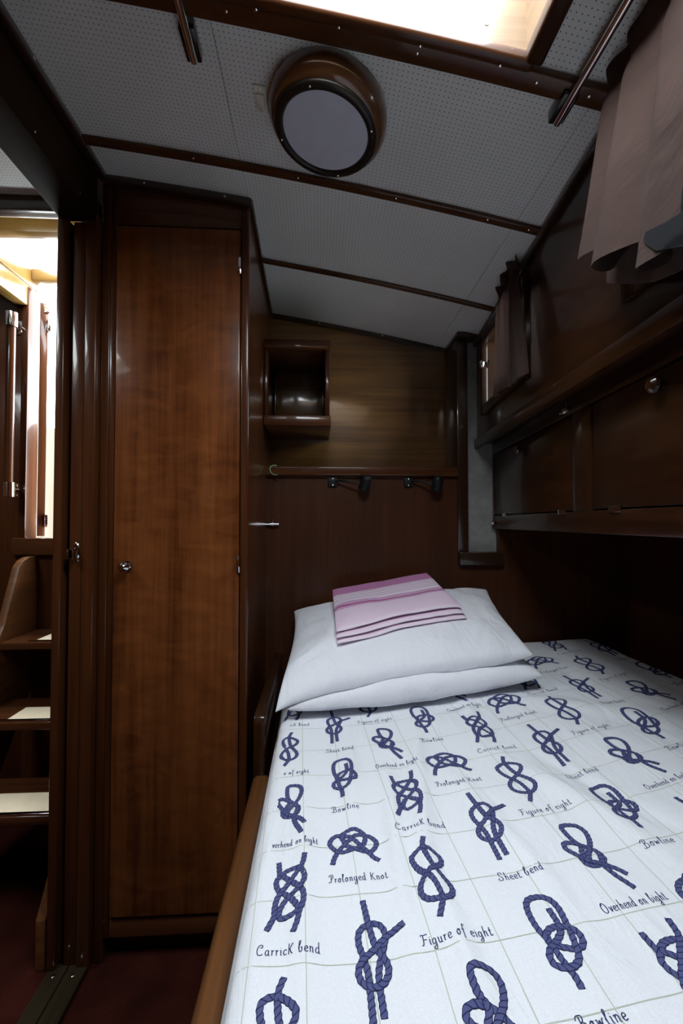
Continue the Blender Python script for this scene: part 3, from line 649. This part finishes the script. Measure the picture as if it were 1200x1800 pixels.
# duvet: one continuous sheet, sides falling to the rail
DX0, DX1, DY0, DY1 = -0.072, 0.955, -0.52, 1.512
RAD = 0.028
def wrinkle(X, Y):
    h = 0.0060 * noise.noise(Vector((X * 4.2, Y * 3.1, 1.3))) + 0.0042 * noise.noise(Vector((X * 9 + Y * 4, Y * 5, 4.0)))
    # soft fold ridges running lengthwise and a diagonal one towards the locker
    for (x0, y0, ang, wd_, ln, amp) in ((0.115, 0.66, 86, 0.010, 0.16, 0.0055), (0.175, 0.74, 80, 0.012, 0.20, 0.006), (0.155, 0.52, 95, 0.012, 0.16, 0.005), (0.42, 0.70, 112, 0.020, 0.15, 0.007), (0.47, 0.74, 112, 0.012, 0.12, -0.004),
                                        (0.06, 0.80, 88, 0.012, 0.16, 0.004), (0.28, 0.62, 100, 0.013, 0.14, 0.004), (0.60, 1.02, 150, 0.03, 0.2, 0.006), (0.36, 1.02, 80, 0.016, 0.12, 0.005), (-0.02, 0.62, 92, 0.012, 0.2, 0.004)):
        a = R(ang); dx, dy = X - x0, Y - y0
        s = dx * math.cos(a) + dy * math.sin(a); n_ = -dx * math.sin(a) + dy * math.cos(a); wd_ *= 1.3
        h += 1.7 * amp * math.exp(-(n_ / wd_) ** 2 - (s / ln) ** 2)
    return h
def top(X, Y):
    return 0.600 + 0.065 * X + wrinkle(X, Y)
def sheet(X, Y, lift=0.0):
    """cloth coordinates in metres -> point on the draped duvet"""
    Z = None; x, y = X, Y; drop = 0.0; nx = 0.0
    if X < DX0:
        a = (DX0 - X) / RAD
        if a < math.pi / 2: x = DX0 - RAD * math.sin(a); drop = RAD * (1 - math.cos(a)); nx = -math.sin(a)
        else:
            x = DX0 - RAD + 0.004 * math.sin(Y * 21); drop = RAD + (DX0 - X) - RAD * math.pi / 2; nx = -1
        x += 0.004
    elif X > DX1:
        a = (X - DX1) / RAD
        if a < math.pi / 2: x = DX1 + RAD * math.sin(a); drop = RAD * (1 - math.cos(a)); nx = math.sin(a)
        else: x = DX1 + RAD; drop = RAD + (X - DX1) - RAD * math.pi / 2; nx = 1
    if Y > DY1:
        a = min((Y - DY1) / RAD, 1.6); y = DY1 + RAD * math.sin(min(a, 1.57)); drop = max(drop, RAD * (1 - math.cos(min(a, 1.57))) + max(0, Y - DY1 - RAD * 1.57))
    z = top(min(max(X, DX0), DX1), min(Y, DY1)) - drop
    x = max(x, -0.114)
    return Vector((x + nx * lift, y, z + lift * math.sqrt(max(0, 1 - nx * nx))))
def axis_samples(a, b, step):
    n_ = max(1, int(round((b - a) / step))); return [a + (b - a) * i / n_ for i in range(n_ + 1)]
gx = axis_samples(DX0 - 0.135, DX0, 0.006)[:-1] + axis_samples(DX0, DX1, 0.0042)[:-1] + axis_samples(DX1, DX1 + 0.13, 0.01)
gy = axis_samples(DY0, 0.2, 0.03)[:-1] + axis_samples(0.2, DY1, 0.0042)[:-1] + axis_samples(DY1, DY1 + 0.12, 0.008)
t = bmesh.new(); G = [[t.verts.new(sheet(x, y)) for y in gy] for x in gx]
for i in range(len(gx) - 1):
    for j in range(len(gy) - 1): t.faces.new((G[i][j], G[i + 1][j], G[i + 1][j + 1], G[i][j + 1]))
bmesh.ops.recalc_face_normals(t, faces=t.faces[:])
du = tag(obj('duvet', t, 'duvet', loc=(0.4, 0.5, 0.55), angle=80), 'white duvet printed with navy sailing knots and their names', 'duvet')

# cloth print: lattice (i, j) -> cloth metres
CXY = ((-0.040913, 0.094717, -0.003941, 0.001797, 0.000228, -5e-05), (0.56826, -0.00857, 0.084606, 0.002912, 0.000201, 0.001409))
def lat(i, j):
    b_ = (1, i, j, i * i, i * j, j * j)
    return sum(p * q for p, q in zip(CXY[0], b_)), sum(p * q for p, q in zip(CXY[1], b_))
KN = {'C': [[92, -548, 145, -401, 172, -263, 214, -149, 232, 9, 198, 127, 120, 231, 56, 316, -27, 403, -66, 468, 1, 531, 106, 548, 188, 511, 244, 379, 236, 265, 175, 158, 85, 83, -11, -18, -73, -138, -93, -245, -64, -316, 29, -293, 121, -252, 160, -200, 118, -98, 41, 27, -46, 108, -94, 139, -142, 241, -149, 354, -109, 438, -121, 602, -128, 727], [257, 812, 228, 619, 180, 511, 117, 418, 10, 256, -85, 119, -133, 4, -153, -154, -153, -279, -190, -374, -242, -500]], 'P': [[-344, -403, -304, -251, -233, -109, -145, 9, -57, 104, 22, 188, 122, 215, 226, 200, 303, 133, 345, 18, 292, -104, 215, -169, 108, -153, 5, -101, -66, -53, -111, 5, -142, 128, -175, 242, -97, 315, 24, 356, 117, 314, 186, 233, 189, 123, 145, -4, 59, -82, -21, -110, -117, -136, -210, -137, -297, -64, -356, 73, -303, 202, -209, 260, -98, 218, -24, 167, 35, 78, 92, -22, 156, -109, 210, -206, 261, -300, 331, -372]], 'F': [[3, 852, -51, 694, -58, 557, -45, 397, -13, 228, 44, 104, 102, -28, 125, -169, 73, -290, -18, -350, -121, -339, -213, -282, -264, -173, -249, -42, -178, 73, -80, 152, 34, 230, 117, 327, 135, 442, 79, 528, -7, 596, -115, 619, -218, 565, -245, 485, -225, 340, -177, 194, -115, 82, -70, -56, -49, -214, -47, -354, -100, -486, -155, -604]], 'B': [[105, 308, 107, 169, 102, 38, 70, -60, -21, -160, -121, -234, -177, -317, -179, -420, -116, -481, -35, -502, 56, -462, 111, -373, 138, -263, 176, -79, 193, 67, 208, 268, 176, 420, 83, 508, -49, 494, -121, 392, -147, 215, -142, 38, -115, -84, -103, -179, -51, -222, 25, -262, 112, -295, 201, -280, 244, -202, 242, -98, 191, -19, 104, 26, 1, 22, -79, -42, -96, -130, -90, -252, -80, -408, -55, -542, -47, -659, -52, -751]], 'O': [[-118, -16, -104, -156, -8, -204, 115, -158, 161, -83, 153, 46], [208, -679, 164, -549, 116, -421, 78, -234, 119, -99, 146, 16, 105, 111, 19, 207, -95, 296, -185, 294, -209, 188, -142, 54, -89, -56, -48, -86, 15, 31, 111, 158, 183, 298, 220, 477, 175, 620, 58, 681, -35, 659, -50, 503, -35, 326, 2, 196, -56, 56, -70, -78, 22, -155, 93, -210, 200, -322, 267, -440]], 'S': [[-95, -725, -79, -405, -72, -131, -98, 69, -130, 256, -100, 418, 25, 505, 146, 476, 190, 329, 134, 121, 61, -73, 32, -259, 27, -481, 25, -667], [-8, 878, 12, 580, 31, 348, 64, 155, 144, -8, 150, -155, 80, -276, -26, -311, -139, -254, -174, -122, -115, 20, 18, 134, 170, 276, 319, 368, 431, 424]]}
CAP = {'C': ('Carrick bend', 0.038, -0.781, 0.778), 'F': ('Figure of eight', -0.034, -0.845, 0.808), 'B': ('Bowline', -0.039, -1.057, 0.467), 'O': ('Overhend on bight', 0.064, -0.858, 0.805), 'P': ('Prolonged Knot', -0.016, -0.681, 0.806), 'S': ('Sheet bend', 0.038, -1.043, 0.602)}
GLY = {' ': (0.36, []),
 'C': (0.74, ['.42 .78 .54 .70 .62 .84 .52 .98 .30 .94 .08 .55 .12 .12 .38 0 .64 .14']),
 'a': (0.52, ['.38 .42 .2 .5 .04 .25 .14 .02 .32 .12 .38 .42', '.38 .48 .38 .08 .48 0']),
 'r': (0.38, ['.03 .44 .1 .48 .1 0', '.1 .3 .22 .46 .34 .46']),
 'i': (0.26, ['.04 .44 .1 .48 .1 .08 .19 0', '.09 .66 .12 .70']),
 'c': (0.42, ['.36 .40 .22 .5 .05 .25 .18 0 .37 .1']),
 'k': (0.52, ['.12 1 .08 0', '.46 .86 .48 .98 .36 .8 .22 .55 .10 .46', '.2 .5 .30 .2 .44 .02']),
 'b': (0.48, ['.0 .34 .16 .66 .24 .94 .14 1.0 .08 .7 .08 .12 .2 0 .36 .18 .28 .42 .40 .40']),
 'e': (0.42, ['.06 .24 .34 .3 .26 .5 .1 .42 .05 .2 .18 0 .38 .08']),
 'n': (0.5, ['.03 .44 .1 .48 .1 0', '.1 .32 .24 .5 .35 .38 .35 .04 .44 0']),
 'd': (0.54, ['.36 .42 .2 .5 .04 .25 .14 .02 .32 .12 .36 .42', '.37 1 .36 .08 .48 0']),
 'S': (0.68, ['.60 .78 .52 1 .26 .94 .26 .62 .52 .36 .46 .05 .15 0 .02 .2 .16 .26']),
 'h': (0.5, ['.14 1 .08 0', '.1 .3 .24 .5 .35 .38 .34 .06 .46 .02']),
 't': (0.36, ['.16 .8 .11 .1 .2 0 .34 .10', '.0 .52 .28 .5']),
 'O': (0.78, ['.22 .78 .34 1 .1 .8 .05 .3 .3 0 .6 .2 .66 .7 .42 1.02 .2 .94']),
 'v': (0.44, ['.02 .44 .08 .48 .2 .02 .34 .48 .44 .46']),
 'g': (0.5, ['.36 .42 .2 .5 .04 .25 .14 .02 .32 .12 .36 .46', '.37 .48 .36 -.3 .22 -.46 .08 -.34 .22 -.18 .44 0']),
 'F': (0.66, ['.26 .92 .22 .3 .12 .02 -.02 .06', '.02 .84 .10 .96 .34 .92 .66 1.0 .68 .92', '.22 .50 .40 .52 .52 .50 .54 .58']),
 'u': (0.52, ['.03 .44 .1 .48 .1 .12 .22 0 .36 .14 .37 .48', '.37 .48 .37 .06 .46 0']),
 'o': (0.48, ['.2 .5 .04 .25 .18 0 .36 .22 .2 .5 .42 .42']),
 'f': (0.38, ['.40 .86 .28 1 .18 .8 .14 -.42', '.0 .46 .32 .48']),
 'P': (0.6, ['.3 .92 .24 .15 .06 0 -.04 .12', '.0 .72 .16 .98 .48 .98 .52 .62 .28 .44']),
 'l': (0.3, ['.0 .3 .18 .74 .2 .98 .1 .96 .08 .5 .1 .06 .26 .02']),
 'K': (0.64, ['.12 1 .10 0', '.5 .92 .3 .6 .14 .45', '.24 .55 .4 .2 .6 .02']),
 'B': (0.7, ['.28 .92 .24 .1 .08 0 -.02 .14', '-.04 .7 .14 .98 .5 .96 .48 .62 .28 .52', '.28 .52 .6 .42 .56 .05 .22 .04']),
 'w': (0.64, ['.02 .44 .08 .48 .14 .04 .28 .42 .36 .04 .5 .46 .62 .48'])}
def spline(P, step):
    """Catmull-Rom through 2D points, resampled evenly"""
    Q = [P[0]] + P + [P[-1]]; D = []
    for k in range(len(P) - 1):
        p0, p1, p2, p3 = Q[k:k + 4]
        for s in range(8):
            u = s / 8
            D.append(tuple(0.5 * (2 * p1[c] + (p2[c] - p0[c]) * u + (2 * p0[c] - 5 * p1[c] + 4 * p2[c] - p3[c]) * u * u + (3 * p1[c] - p0[c] - 3 * p2[c] + p3[c]) * u ** 3) for c in (0, 1)))
    D.append(P[-1])
    out = [D[0]]; acc = 0
    for a, b_ in zip(D, D[1:]):
        l = math.hypot(b_[0] - a[0], b_[1] - a[1])
        while acc + l >= step and l > 0:
            f = (step - acc) / l; a = (a[0] + (b_[0] - a[0]) * f, a[1] + (b_[1] - a[1]) * f); out.append(a); l = math.hypot(b_[0] - a[0], b_[1] - a[1]); acc = 0
        acc += l
    if math.hypot(out[-1][0] - D[-1][0], out[-1][1] - D[-1][1]) > step * 0.3: out.append(D[-1])
    return out
def ribbon(t, P, wid, lift, lump=0.0, uvl=None, taper=False):
    """flat printed stroke lying on the cloth; P in cloth metres"""
    n_ = len(P); prev = None; L_ = 0.0; rows = []
    for k, p in enumerate(P):
        a = P[max(k - 1, 0)]; b_ = P[min(k + 1, n_ - 1)]
        d_ = (b_[0] - a[0], b_[1] - a[1]); l = math.hypot(*d_) or 1; nx, ny = -d_[1] / l, d_[0] / l
        if k: L_ += math.hypot(p[0] - P[k - 1][0], p[1] - P[k - 1][1])
        u = L_ / (wid * 0.95)
        w1 = wid / 2 * (1 + lump * math.sin(2 * math.pi * u)); w2 = wid / 2 * (1 + lump * math.sin(2 * math.pi * (u + 0.75)))
        if taper: w1 = w2 = wid / 2 * (0.65 + 0.6 * abs(d_[1]) / l)
        lf = lift + (0.00025 if int(u / 4) % 2 else 0.0) * (1 if lump else 0)
        va = t.verts.new(sheet(p[0] + nx * w1, p[1] + ny * w1, lf)); vb = t.verts.new(sheet(p[0] - nx * w2, p[1] - ny * w2, lf)); rows.append((va, vb, u))
    for (a, b_, u0), (c, d_, u1) in zip(rows, rows[1:]):
        f = t.faces.new((b_, d_, c, a))
        if uvl:
            for lp, uvv in zip(f.loops, ((u0, 0), (u1, 0), (u1, 1), (u0, 1))): lp[uvl].uv = uvv
def kind_at(i, j):
    if i % 2 == 0: return 'COF'[(j // 2 - i // 2) % 3]
    return 'PBS'[((j - 1) // 2 - (i - 1) // 2) % 3]
for i in range(0, 11):
    for j in range(-5, 10):
        if (i - j) % 2: continue
        X, Y = lat(i, j)
        if X < DX0 - 0.05 or X > DX1 + 0.05 or Y < 0.12 or Y > 1.53: continue
        k = kind_at(i, j)
        t = bmesh.new(); uvl = t.loops.layers.uv.new('UVMap')
        for q_, pl in enumerate(KN[k]):
            P = [lat(i + pl[a] / 1000, j + pl[a + 1] / 1000) for a in range(0, len(pl), 2)]
            ribbon(t, spline(P, 0.0016), 0.0074, 0.0006 + 0.0003 * q_, 0.10, uvl)
        o = obj('knot_print', t, 'rope', du, smooth=False)
        word, di, dj, wd_ = CAP[k]
        tw = sum(GLY[c][0] for c in word); s = wd_ / tw; t = bmesh.new(); cx = 0
        for c in word:
            adv, st = GLY[c]
            if lat(i + di - wd_ / 2 + (cx + adv / 2) * s, j + dj)[0] < DX0 + 0.004: st = []
            for g_ in st:
                v = [float(z) for z in g_.split()]
                P = [lat(i + di - wd_ / 2 + (cx + 0.06 + v[a] * 0.86) * s, j + dj - 0.075 + v[a + 1] * 0.15) for a in range(0, len(v), 2)]
                ribbon(t, spline(P, 0.0007), 0.00095, 0.0005, 0, None, True)
            cx += adv
        obj('caption_print', t, 'ink', du, smooth=False)
t = bmesh.new()
for k in range(-2, 16):
    i = 0.25 + 0.72 * k
    P = [lat(i, -5.5 + 0.1 * n_) for n_ in range(160)]; P = [p for p in P if DX0 - 0.11 < p[0] < DX1 + 0.09 and 0.1 < p[1] < DY1 + 0.02]
    if len(P) > 3: ribbon(t, spline(P, 0.01), 0.0011, 0.0003)
for j in range(-6, 12):
    P = [lat(-1.9 + 0.1 * n_, j) for n_ in range(130)]; P = [p for p in P if DX0 - 0.11 < p[0] < DX1 + 0.09 and 0.1 < p[1] < DY1 + 0.02]
    if len(P) > 3: ribbon(t, spline(P, 0.01), 0.0011, 0.0003)
obj('grid_print', t, 'gridln', du, smooth=False)

# ================================================================== PILLOWS
def pillow(name, cor, tt, tb, label, seed, flat=None, front=0.0, droop=0.0):
    """cor: FL, FR, BR, BL corners (x, y, z of the seam)"""
    FL, FR, BR, BL = [Vector(c) for c in cor]; n_ = 56; t = bmesh.new(); S = {}
    def base(u, v):
        a = (u + 1) / 2; b_ = (v + 1) / 2
        # edges pulled in between the corners
        a2 = 0.5 + (a - 0.5) * (1 - 0.055 * (1 - v * v)); b2 = 0.5 + (b_ - 0.5) * (1 - (front if v < 0 else 0.06) * (1 - u * u) * abs(v))
        return FL * (1 - a2) * (1 - b2) + FR * a2 * (1 - b2) + BR * a2 * b2 + BL * (1 - a2) * b2
    for side in (1, -1):
        for i in range(n_ + 1):
            for j in range(n_ + 1):
                u, v = math.sin((i / n_ - 0.5) * math.pi), math.sin((j / n_ - 0.5) * math.pi)
                p = base(u, v); e_ = max(0.0, (1 - u * u) * (1 - v * v))
                th_ = (tt if side > 0 else tb) * e_ ** 0.36
                th_ *= 1 + 0.12 * noise.noise(Vector((p.x * 6 + seed, p.y * 6, 2)))
                rim = min(1, 8 * e_) * (0.25 + 0.75 * min(1, 2.2 * (1 - e_)))
                w_ = noise.noise(Vector((p.x * 20 + 5 * noise.noise(Vector((p.x * 5, p.y * 5, seed))), p.y * 8 + seed, 5)))
                w2_ = noise.noise(Vector((p.x * 9 - p.y * 11, p.y * 14 + p.x * 6, seed)))
                th_ += rim * (0.0085 * (abs(w_) - 0.25) + 0.005 * w2_)
                p.z += side * th_ - droop * (max(0, -u) * max(0, -v)) ** 5
                if flat is not None: p.z = max(p.z, flat(p.x, p.y))
                if side < 0 and (i in (0, n_) or j in (0, n_)): S[(side, i, j)] = S[(1, i, j)]; continue
                S[(side, i, j)] = t.verts.new(p)
    for side in (1, -1):
        for i in range(n_):
            for j in range(n_):
                q_ = [S[(side, i, j)], S[(side, i + 1, j)], S[(side, i + 1, j + 1)], S[(side, i, j + 1)]]
                t.faces.new(q_ if side > 0 else q_[::-1])
    bv = BVHTree.FromBMesh(t)
    c = (FL + BR) / 2
    o = obj(name, t, 'pillow', loc=(c.x, c.y, FL.z), angle=75); tag(o, label, 'pillow', 'stacked pillows'); return o, bv
lowp, bv1 = pillow('pillow', [(-0.075, 1.060, 0.628), (0.580, 1.105, 0.680), (0.60, 1.51, 0.700), (-0.07, 1.50, 0.640)], 0.074, 0.05, 'lower white pillow lying flat on the duvet', 1.0, lambda x, y: 0.605 + 0.065 * x + 0.008, -0.075)
def over1(x, y):
    h = bv1.ray_cast(Vector((x, y, 2)), Vector((0, 0, -1)))
    return (h[0].z if h[0] else 0.60) + 0.002
upp, bv2 = pillow('pillow', [(-0.103, 1.052, 0.660), (0.560, 1.115, 0.732), (0.60, 1.525, 0.835), (-0.085, 1.51, 0.770)], 0.068, 0.06, 'upper white pillow carrying the folded lilac towel', 5.0, over1, 0.01, 0.034)

# folded towel: three cloth layers with rounded fold
tw = thing('folded_towel', (0.24, 1.3, 0.78), 'folded lilac striped towel on the upper pillow', 'towel')
TF = [Vector((0.048, 1.150)), Vector((0.425, 1.225)), Vector((0.375, 1.47)), Vector((0.045, 1.425))]
def tw_xy(a, b_): return TF[0] * (1 - a) * (1 - b_) + TF[1] * a * (1 - b_) + TF[2] * a * b_ + TF[3] * (1 - a) * b_
def rest(p):
    h = bv2.ray_cast(Vector((p.x, p.y, 2)), Vector((0, 0, -1))); return h[0].z if h[0] else 0.7
TZ = [rest(p) for p in TF]
TZ = [max(a, b_) for a, b_ in zip(TZ, (0.752, 0.790, 0.880, 0.830))]
def layer(name, z0, th_, a0, a1, b0, b1, sag):
    n_ = 36; t = bmesh.new(); uvl = t.loops.layers.uv.new('UVMap'); T, Bt = {}, {}
    for i in range(n_ + 1):
        for j in range(n_ + 1):
            a = a0 + (a1 - a0) * i / n_; b_ = b0 + (b1 - b0) * j / n_; p = tw_xy(a, b_)
            ea = min(i, n_ - i) / n_; eb = min(j, n_ - j) / n_; r_ = min(1, (min(ea, eb) / 0.03)) ** 0.5
            zb = max(rest(p), TZ[0] * (1 - a) * (1 - b_) + TZ[1] * a * (1 - b_) + TZ[2] * a * b_ + TZ[3] * (1 - a) * b_) + z0 + sag * math.sin(math.pi * (0.15 + 0.7 * a)) * (1 - b_) ** 4 + 0.002 * noise.noise(Vector((a * 5, b_ * 4, z0 * 300)))
            T[i, j] = t.verts.new((p.x, p.y, zb + th_ * (0.5 + 0.5 * r_))); Bt[i, j] = t.verts.new((p.x, p.y, zb + th_ * (0.5 - 0.5 * r_)))
    def F(vs, uvs):
        f = t.faces.new(vs)
        for lp, q_ in zip(f.loops, uvs): lp[uvl].uv = q_
    for i in range(n_):
        for j in range(n_):
            uvs = [(i / n_, j / n_), ((i + 1) / n_, j / n_), ((i + 1) / n_, (j + 1) / n_), (i / n_, (j + 1) / n_)]
            F((T[i, j], T[i + 1, j], T[i + 1, j + 1], T[i, j + 1]), uvs); F((Bt[i, j + 1], Bt[i + 1, j + 1], Bt[i + 1, j], Bt[i, j]), [(0.5, 0.1)] * 4)
    for k in range(n_):
        for (p_, q_) in (((k, 0), (k + 1, 0)), ((k + 1, n_), (k, n_)), ((0, k + 1), (0, k)), ((n_, k), (n_, k + 1))):
            F((Bt[p_], Bt[q_], T[q_], T[p_]), [(p_[0] / n_, p_[1] / n_), (q_[0] / n_, q_[1] / n_), (q_[0] / n_, q_[1] / n_), (p_[0] / n_, p_[1] / n_)])
    return obj(name, t, 'towel', tw, angle=60)
layer('lower_fold', 0.002, 0.010, 0.005, 1.0, 0.0, 1.0, 0.0)
layer('middle_fold', 0.013, 0.008, 0.0, 0.99, 0.02, 0.99, 0.003)
layer('upper_fold', 0.022, 0.010, 0.0, 0.985, 0.06, 1.0, 0.009)

# ================================================================== CURTAINS
def curtain(name, yt0, yt1, yb0, yb1, zt, zb, nf, amp_t, amp_b, off, loc, label, zslope=0.0, yw=0.006):
    c = thing(name, loc, label, 'curtain', 'brown window curtains'); t = bmesh.new(); ns, nz = 160, 40; G = []
    for i in range(ns + 1):
        s = i / ns; row = []
        for k in range(nz + 1):
            f = k / nz; y = (yt0 + (yt1 - yt0) * s) * (1 - f) + (yb0 + (yb1 - yb0) * s) * f
            z1 = zb + zslope * s if not callable(zb) else zb(y)
            ztop = min(zt, cz(xt(y) - off, y) - 0.004) + 0.0035 * math.sin(s * nf * 2 * math.pi * 1.5 + 1)
            z = ztop * (1 - f) + z1 * f
            A = amp_t * (1 - f) + amp_b * f
            ph = s * nf * 2 * math.pi
            wob = A * (math.sin(ph) + 0.35 * math.sin(2.3 * ph + 1.0 + f) + 0.25 * math.sin(0.6 * ph + 2 * f))
            pin = math.exp(-((f - 0.10) / 0.05) ** 2) * 0.008 - 0.004 * math.exp(-(f / 0.05) ** 2) * (0.5 + 0.5 * math.sin(2 * ph))
            row.append(t.verts.new((xt(y) - off - 0.012 * f + wob + pin, y + yw * math.cos(ph) * (0.4 + f), z + 0.002 * math.sin(ph * 0.7))))
        G.append(row)
    for i in range(ns):
        for k in range(nz): t.faces.new((G[i][k], G[i][k + 1], G[i + 1][k + 1], G[i + 1][k]))
    bmesh.ops.solidify(t, geom=t.faces[:], thickness=0.0016)
    bmesh.ops.recalc_face_normals(t, faces=t.faces[:])
    bv = BVHTree.FromBMesh(t); obj('cloth', t, 'curtain', c, angle=80); return c, bv
cu, bvc = curtain('curtain', 0.10, 0.640, 0.06, 0.678, 1.790, lambda y: max(1.385, 1.511 - 0.56 * (0.676 - y)), 6.75, 0.005, 0.024, 0.050, (0.48, 0.5, 1.38), 'large brown curtain bunched beside the hatch, grey lining showing', 0.0, 0.030)
# back layer hanging a little lower, and grey lining turned outwards
def patch(name, pts, off, mat, parent, thick=0.0015, zoff=0.0):
    m = MB().prism(pts, 'X', 0, thick)
    bmesh.ops.triangulate(m.bm, faces=m.bm.faces[:]); bmesh.ops.subdivide_edges(m.bm, edges=m.bm.edges[:], cuts=3, use_grid_fill=True)
    m.warp(lambda c: (c.x + xt(c.y) - off + 0.004 * math.sin(c.y * 60), c.y, c.z)); return obj(name, m, mat, parent)
patch('back_layer', [(0.700, 1.60), (0.700, 1.486), (0.66, 1.462), (0.62, 1.440), (0.59, 1.425), (0.54, 1.415), (0.40, 1.40), (0.40, 1.60)], 0.022, 'curtain', cu)
LP = [(0.533, 1.448), (0.529, 1.455), (0.511, 1.450), (0.486, 1.442), (0.464, 1.436), (0.459, 1.441), (0.467, 1.463), (0.463, 1.469), (0.44, 1.47), (0.36, 1.46), (0.36, 1.36), (0.456, 1.391), (0.491, 1.409), (0.511, 1.419), (0.527, 1.437)]
cy_, cz_ = sum(p[0] for p in LP) / len(LP), sum(p[1] for p in LP) / len(LP)
t = bmesh.new(); rings = []
def on_cloth(y, z, d):
    h = bvc.ray_cast(Vector((0.2, y, z)), Vector((1, 0, 0))); return Vector(((h[0].x if h[0] else xt(y) - 0.07) - d, y, z))
dense = []
for a, b_ in zip(LP, LP[1:] + LP[:1]):
    for k in range(4): dense.append((a[0] + (b_[0] - a[0]) * k / 4, a[1] + (b_[1] - a[1]) * k / 4))
for d in (0.0025, 0.0005):
    rings.append([[t.verts.new(on_cloth(cy_ + (p[0] - cy_) * f, cz_ + (p[1] - cz_) * f, d)) for p in dense] for f in (1.0, 0.85, 0.7, 0.55, 0.4, 0.25, 0.1)])
n_ = len(dense)
for q_, rg in enumerate(rings):
    for a, b_ in zip(rg, rg[1:]):
        for k in range(n_): t.faces.new((a[k], a[(k + 1) % n_], b_[(k + 1) % n_], b_[k]))
    t.faces.new(rg[-1])
for k in range(n_): t.faces.new((rings[0][0][k], rings[0][0][(k + 1) % n_], rings[1][0][(k + 1) % n_], rings[1][0][k]))
bmesh.ops.recalc_face_normals(t, faces=t.faces[:]); obj('lining', t, 'lining', cu, angle=60)
cu2, bvc2 = curtain('curtain', 1.09, 1.235, 0.975, 1.245, 1.790, 1.432, 2.6, 0.008, 0.006, 0.036, (0.53, 1.15, 1.43), 'small dark brown curtain over the far window', 0.015)
for (y0, y1, lab) in ((0.20, 0.73, 'thin metal curtain rod above the large brown curtain'), (1.08, 1.50, 'thin metal curtain rod above the small brown curtain')):
    t = thing('curtain_rod', (xt(y0) - 0.03, y0, 1.75), lab, 'rod', 'thin curtain rods')
    zz = lambda y: cz(xt(y), y) - 0.030
    obj('rod', MB().tube([(xt(y0) - 0.016, y0, zz(y0)), (xt(y1) - 0.016, y1, zz(y1))], 0.0035, 10), 'chrome', t)
    for y in (y0 + 0.01, y1 - 0.01): obj('bracket', MB().tube([(xt(y) - 0.018, y, zz(y)), (xt(y) + 0.001, y, zz(y))], 0.003, 8), 'chrome', t)
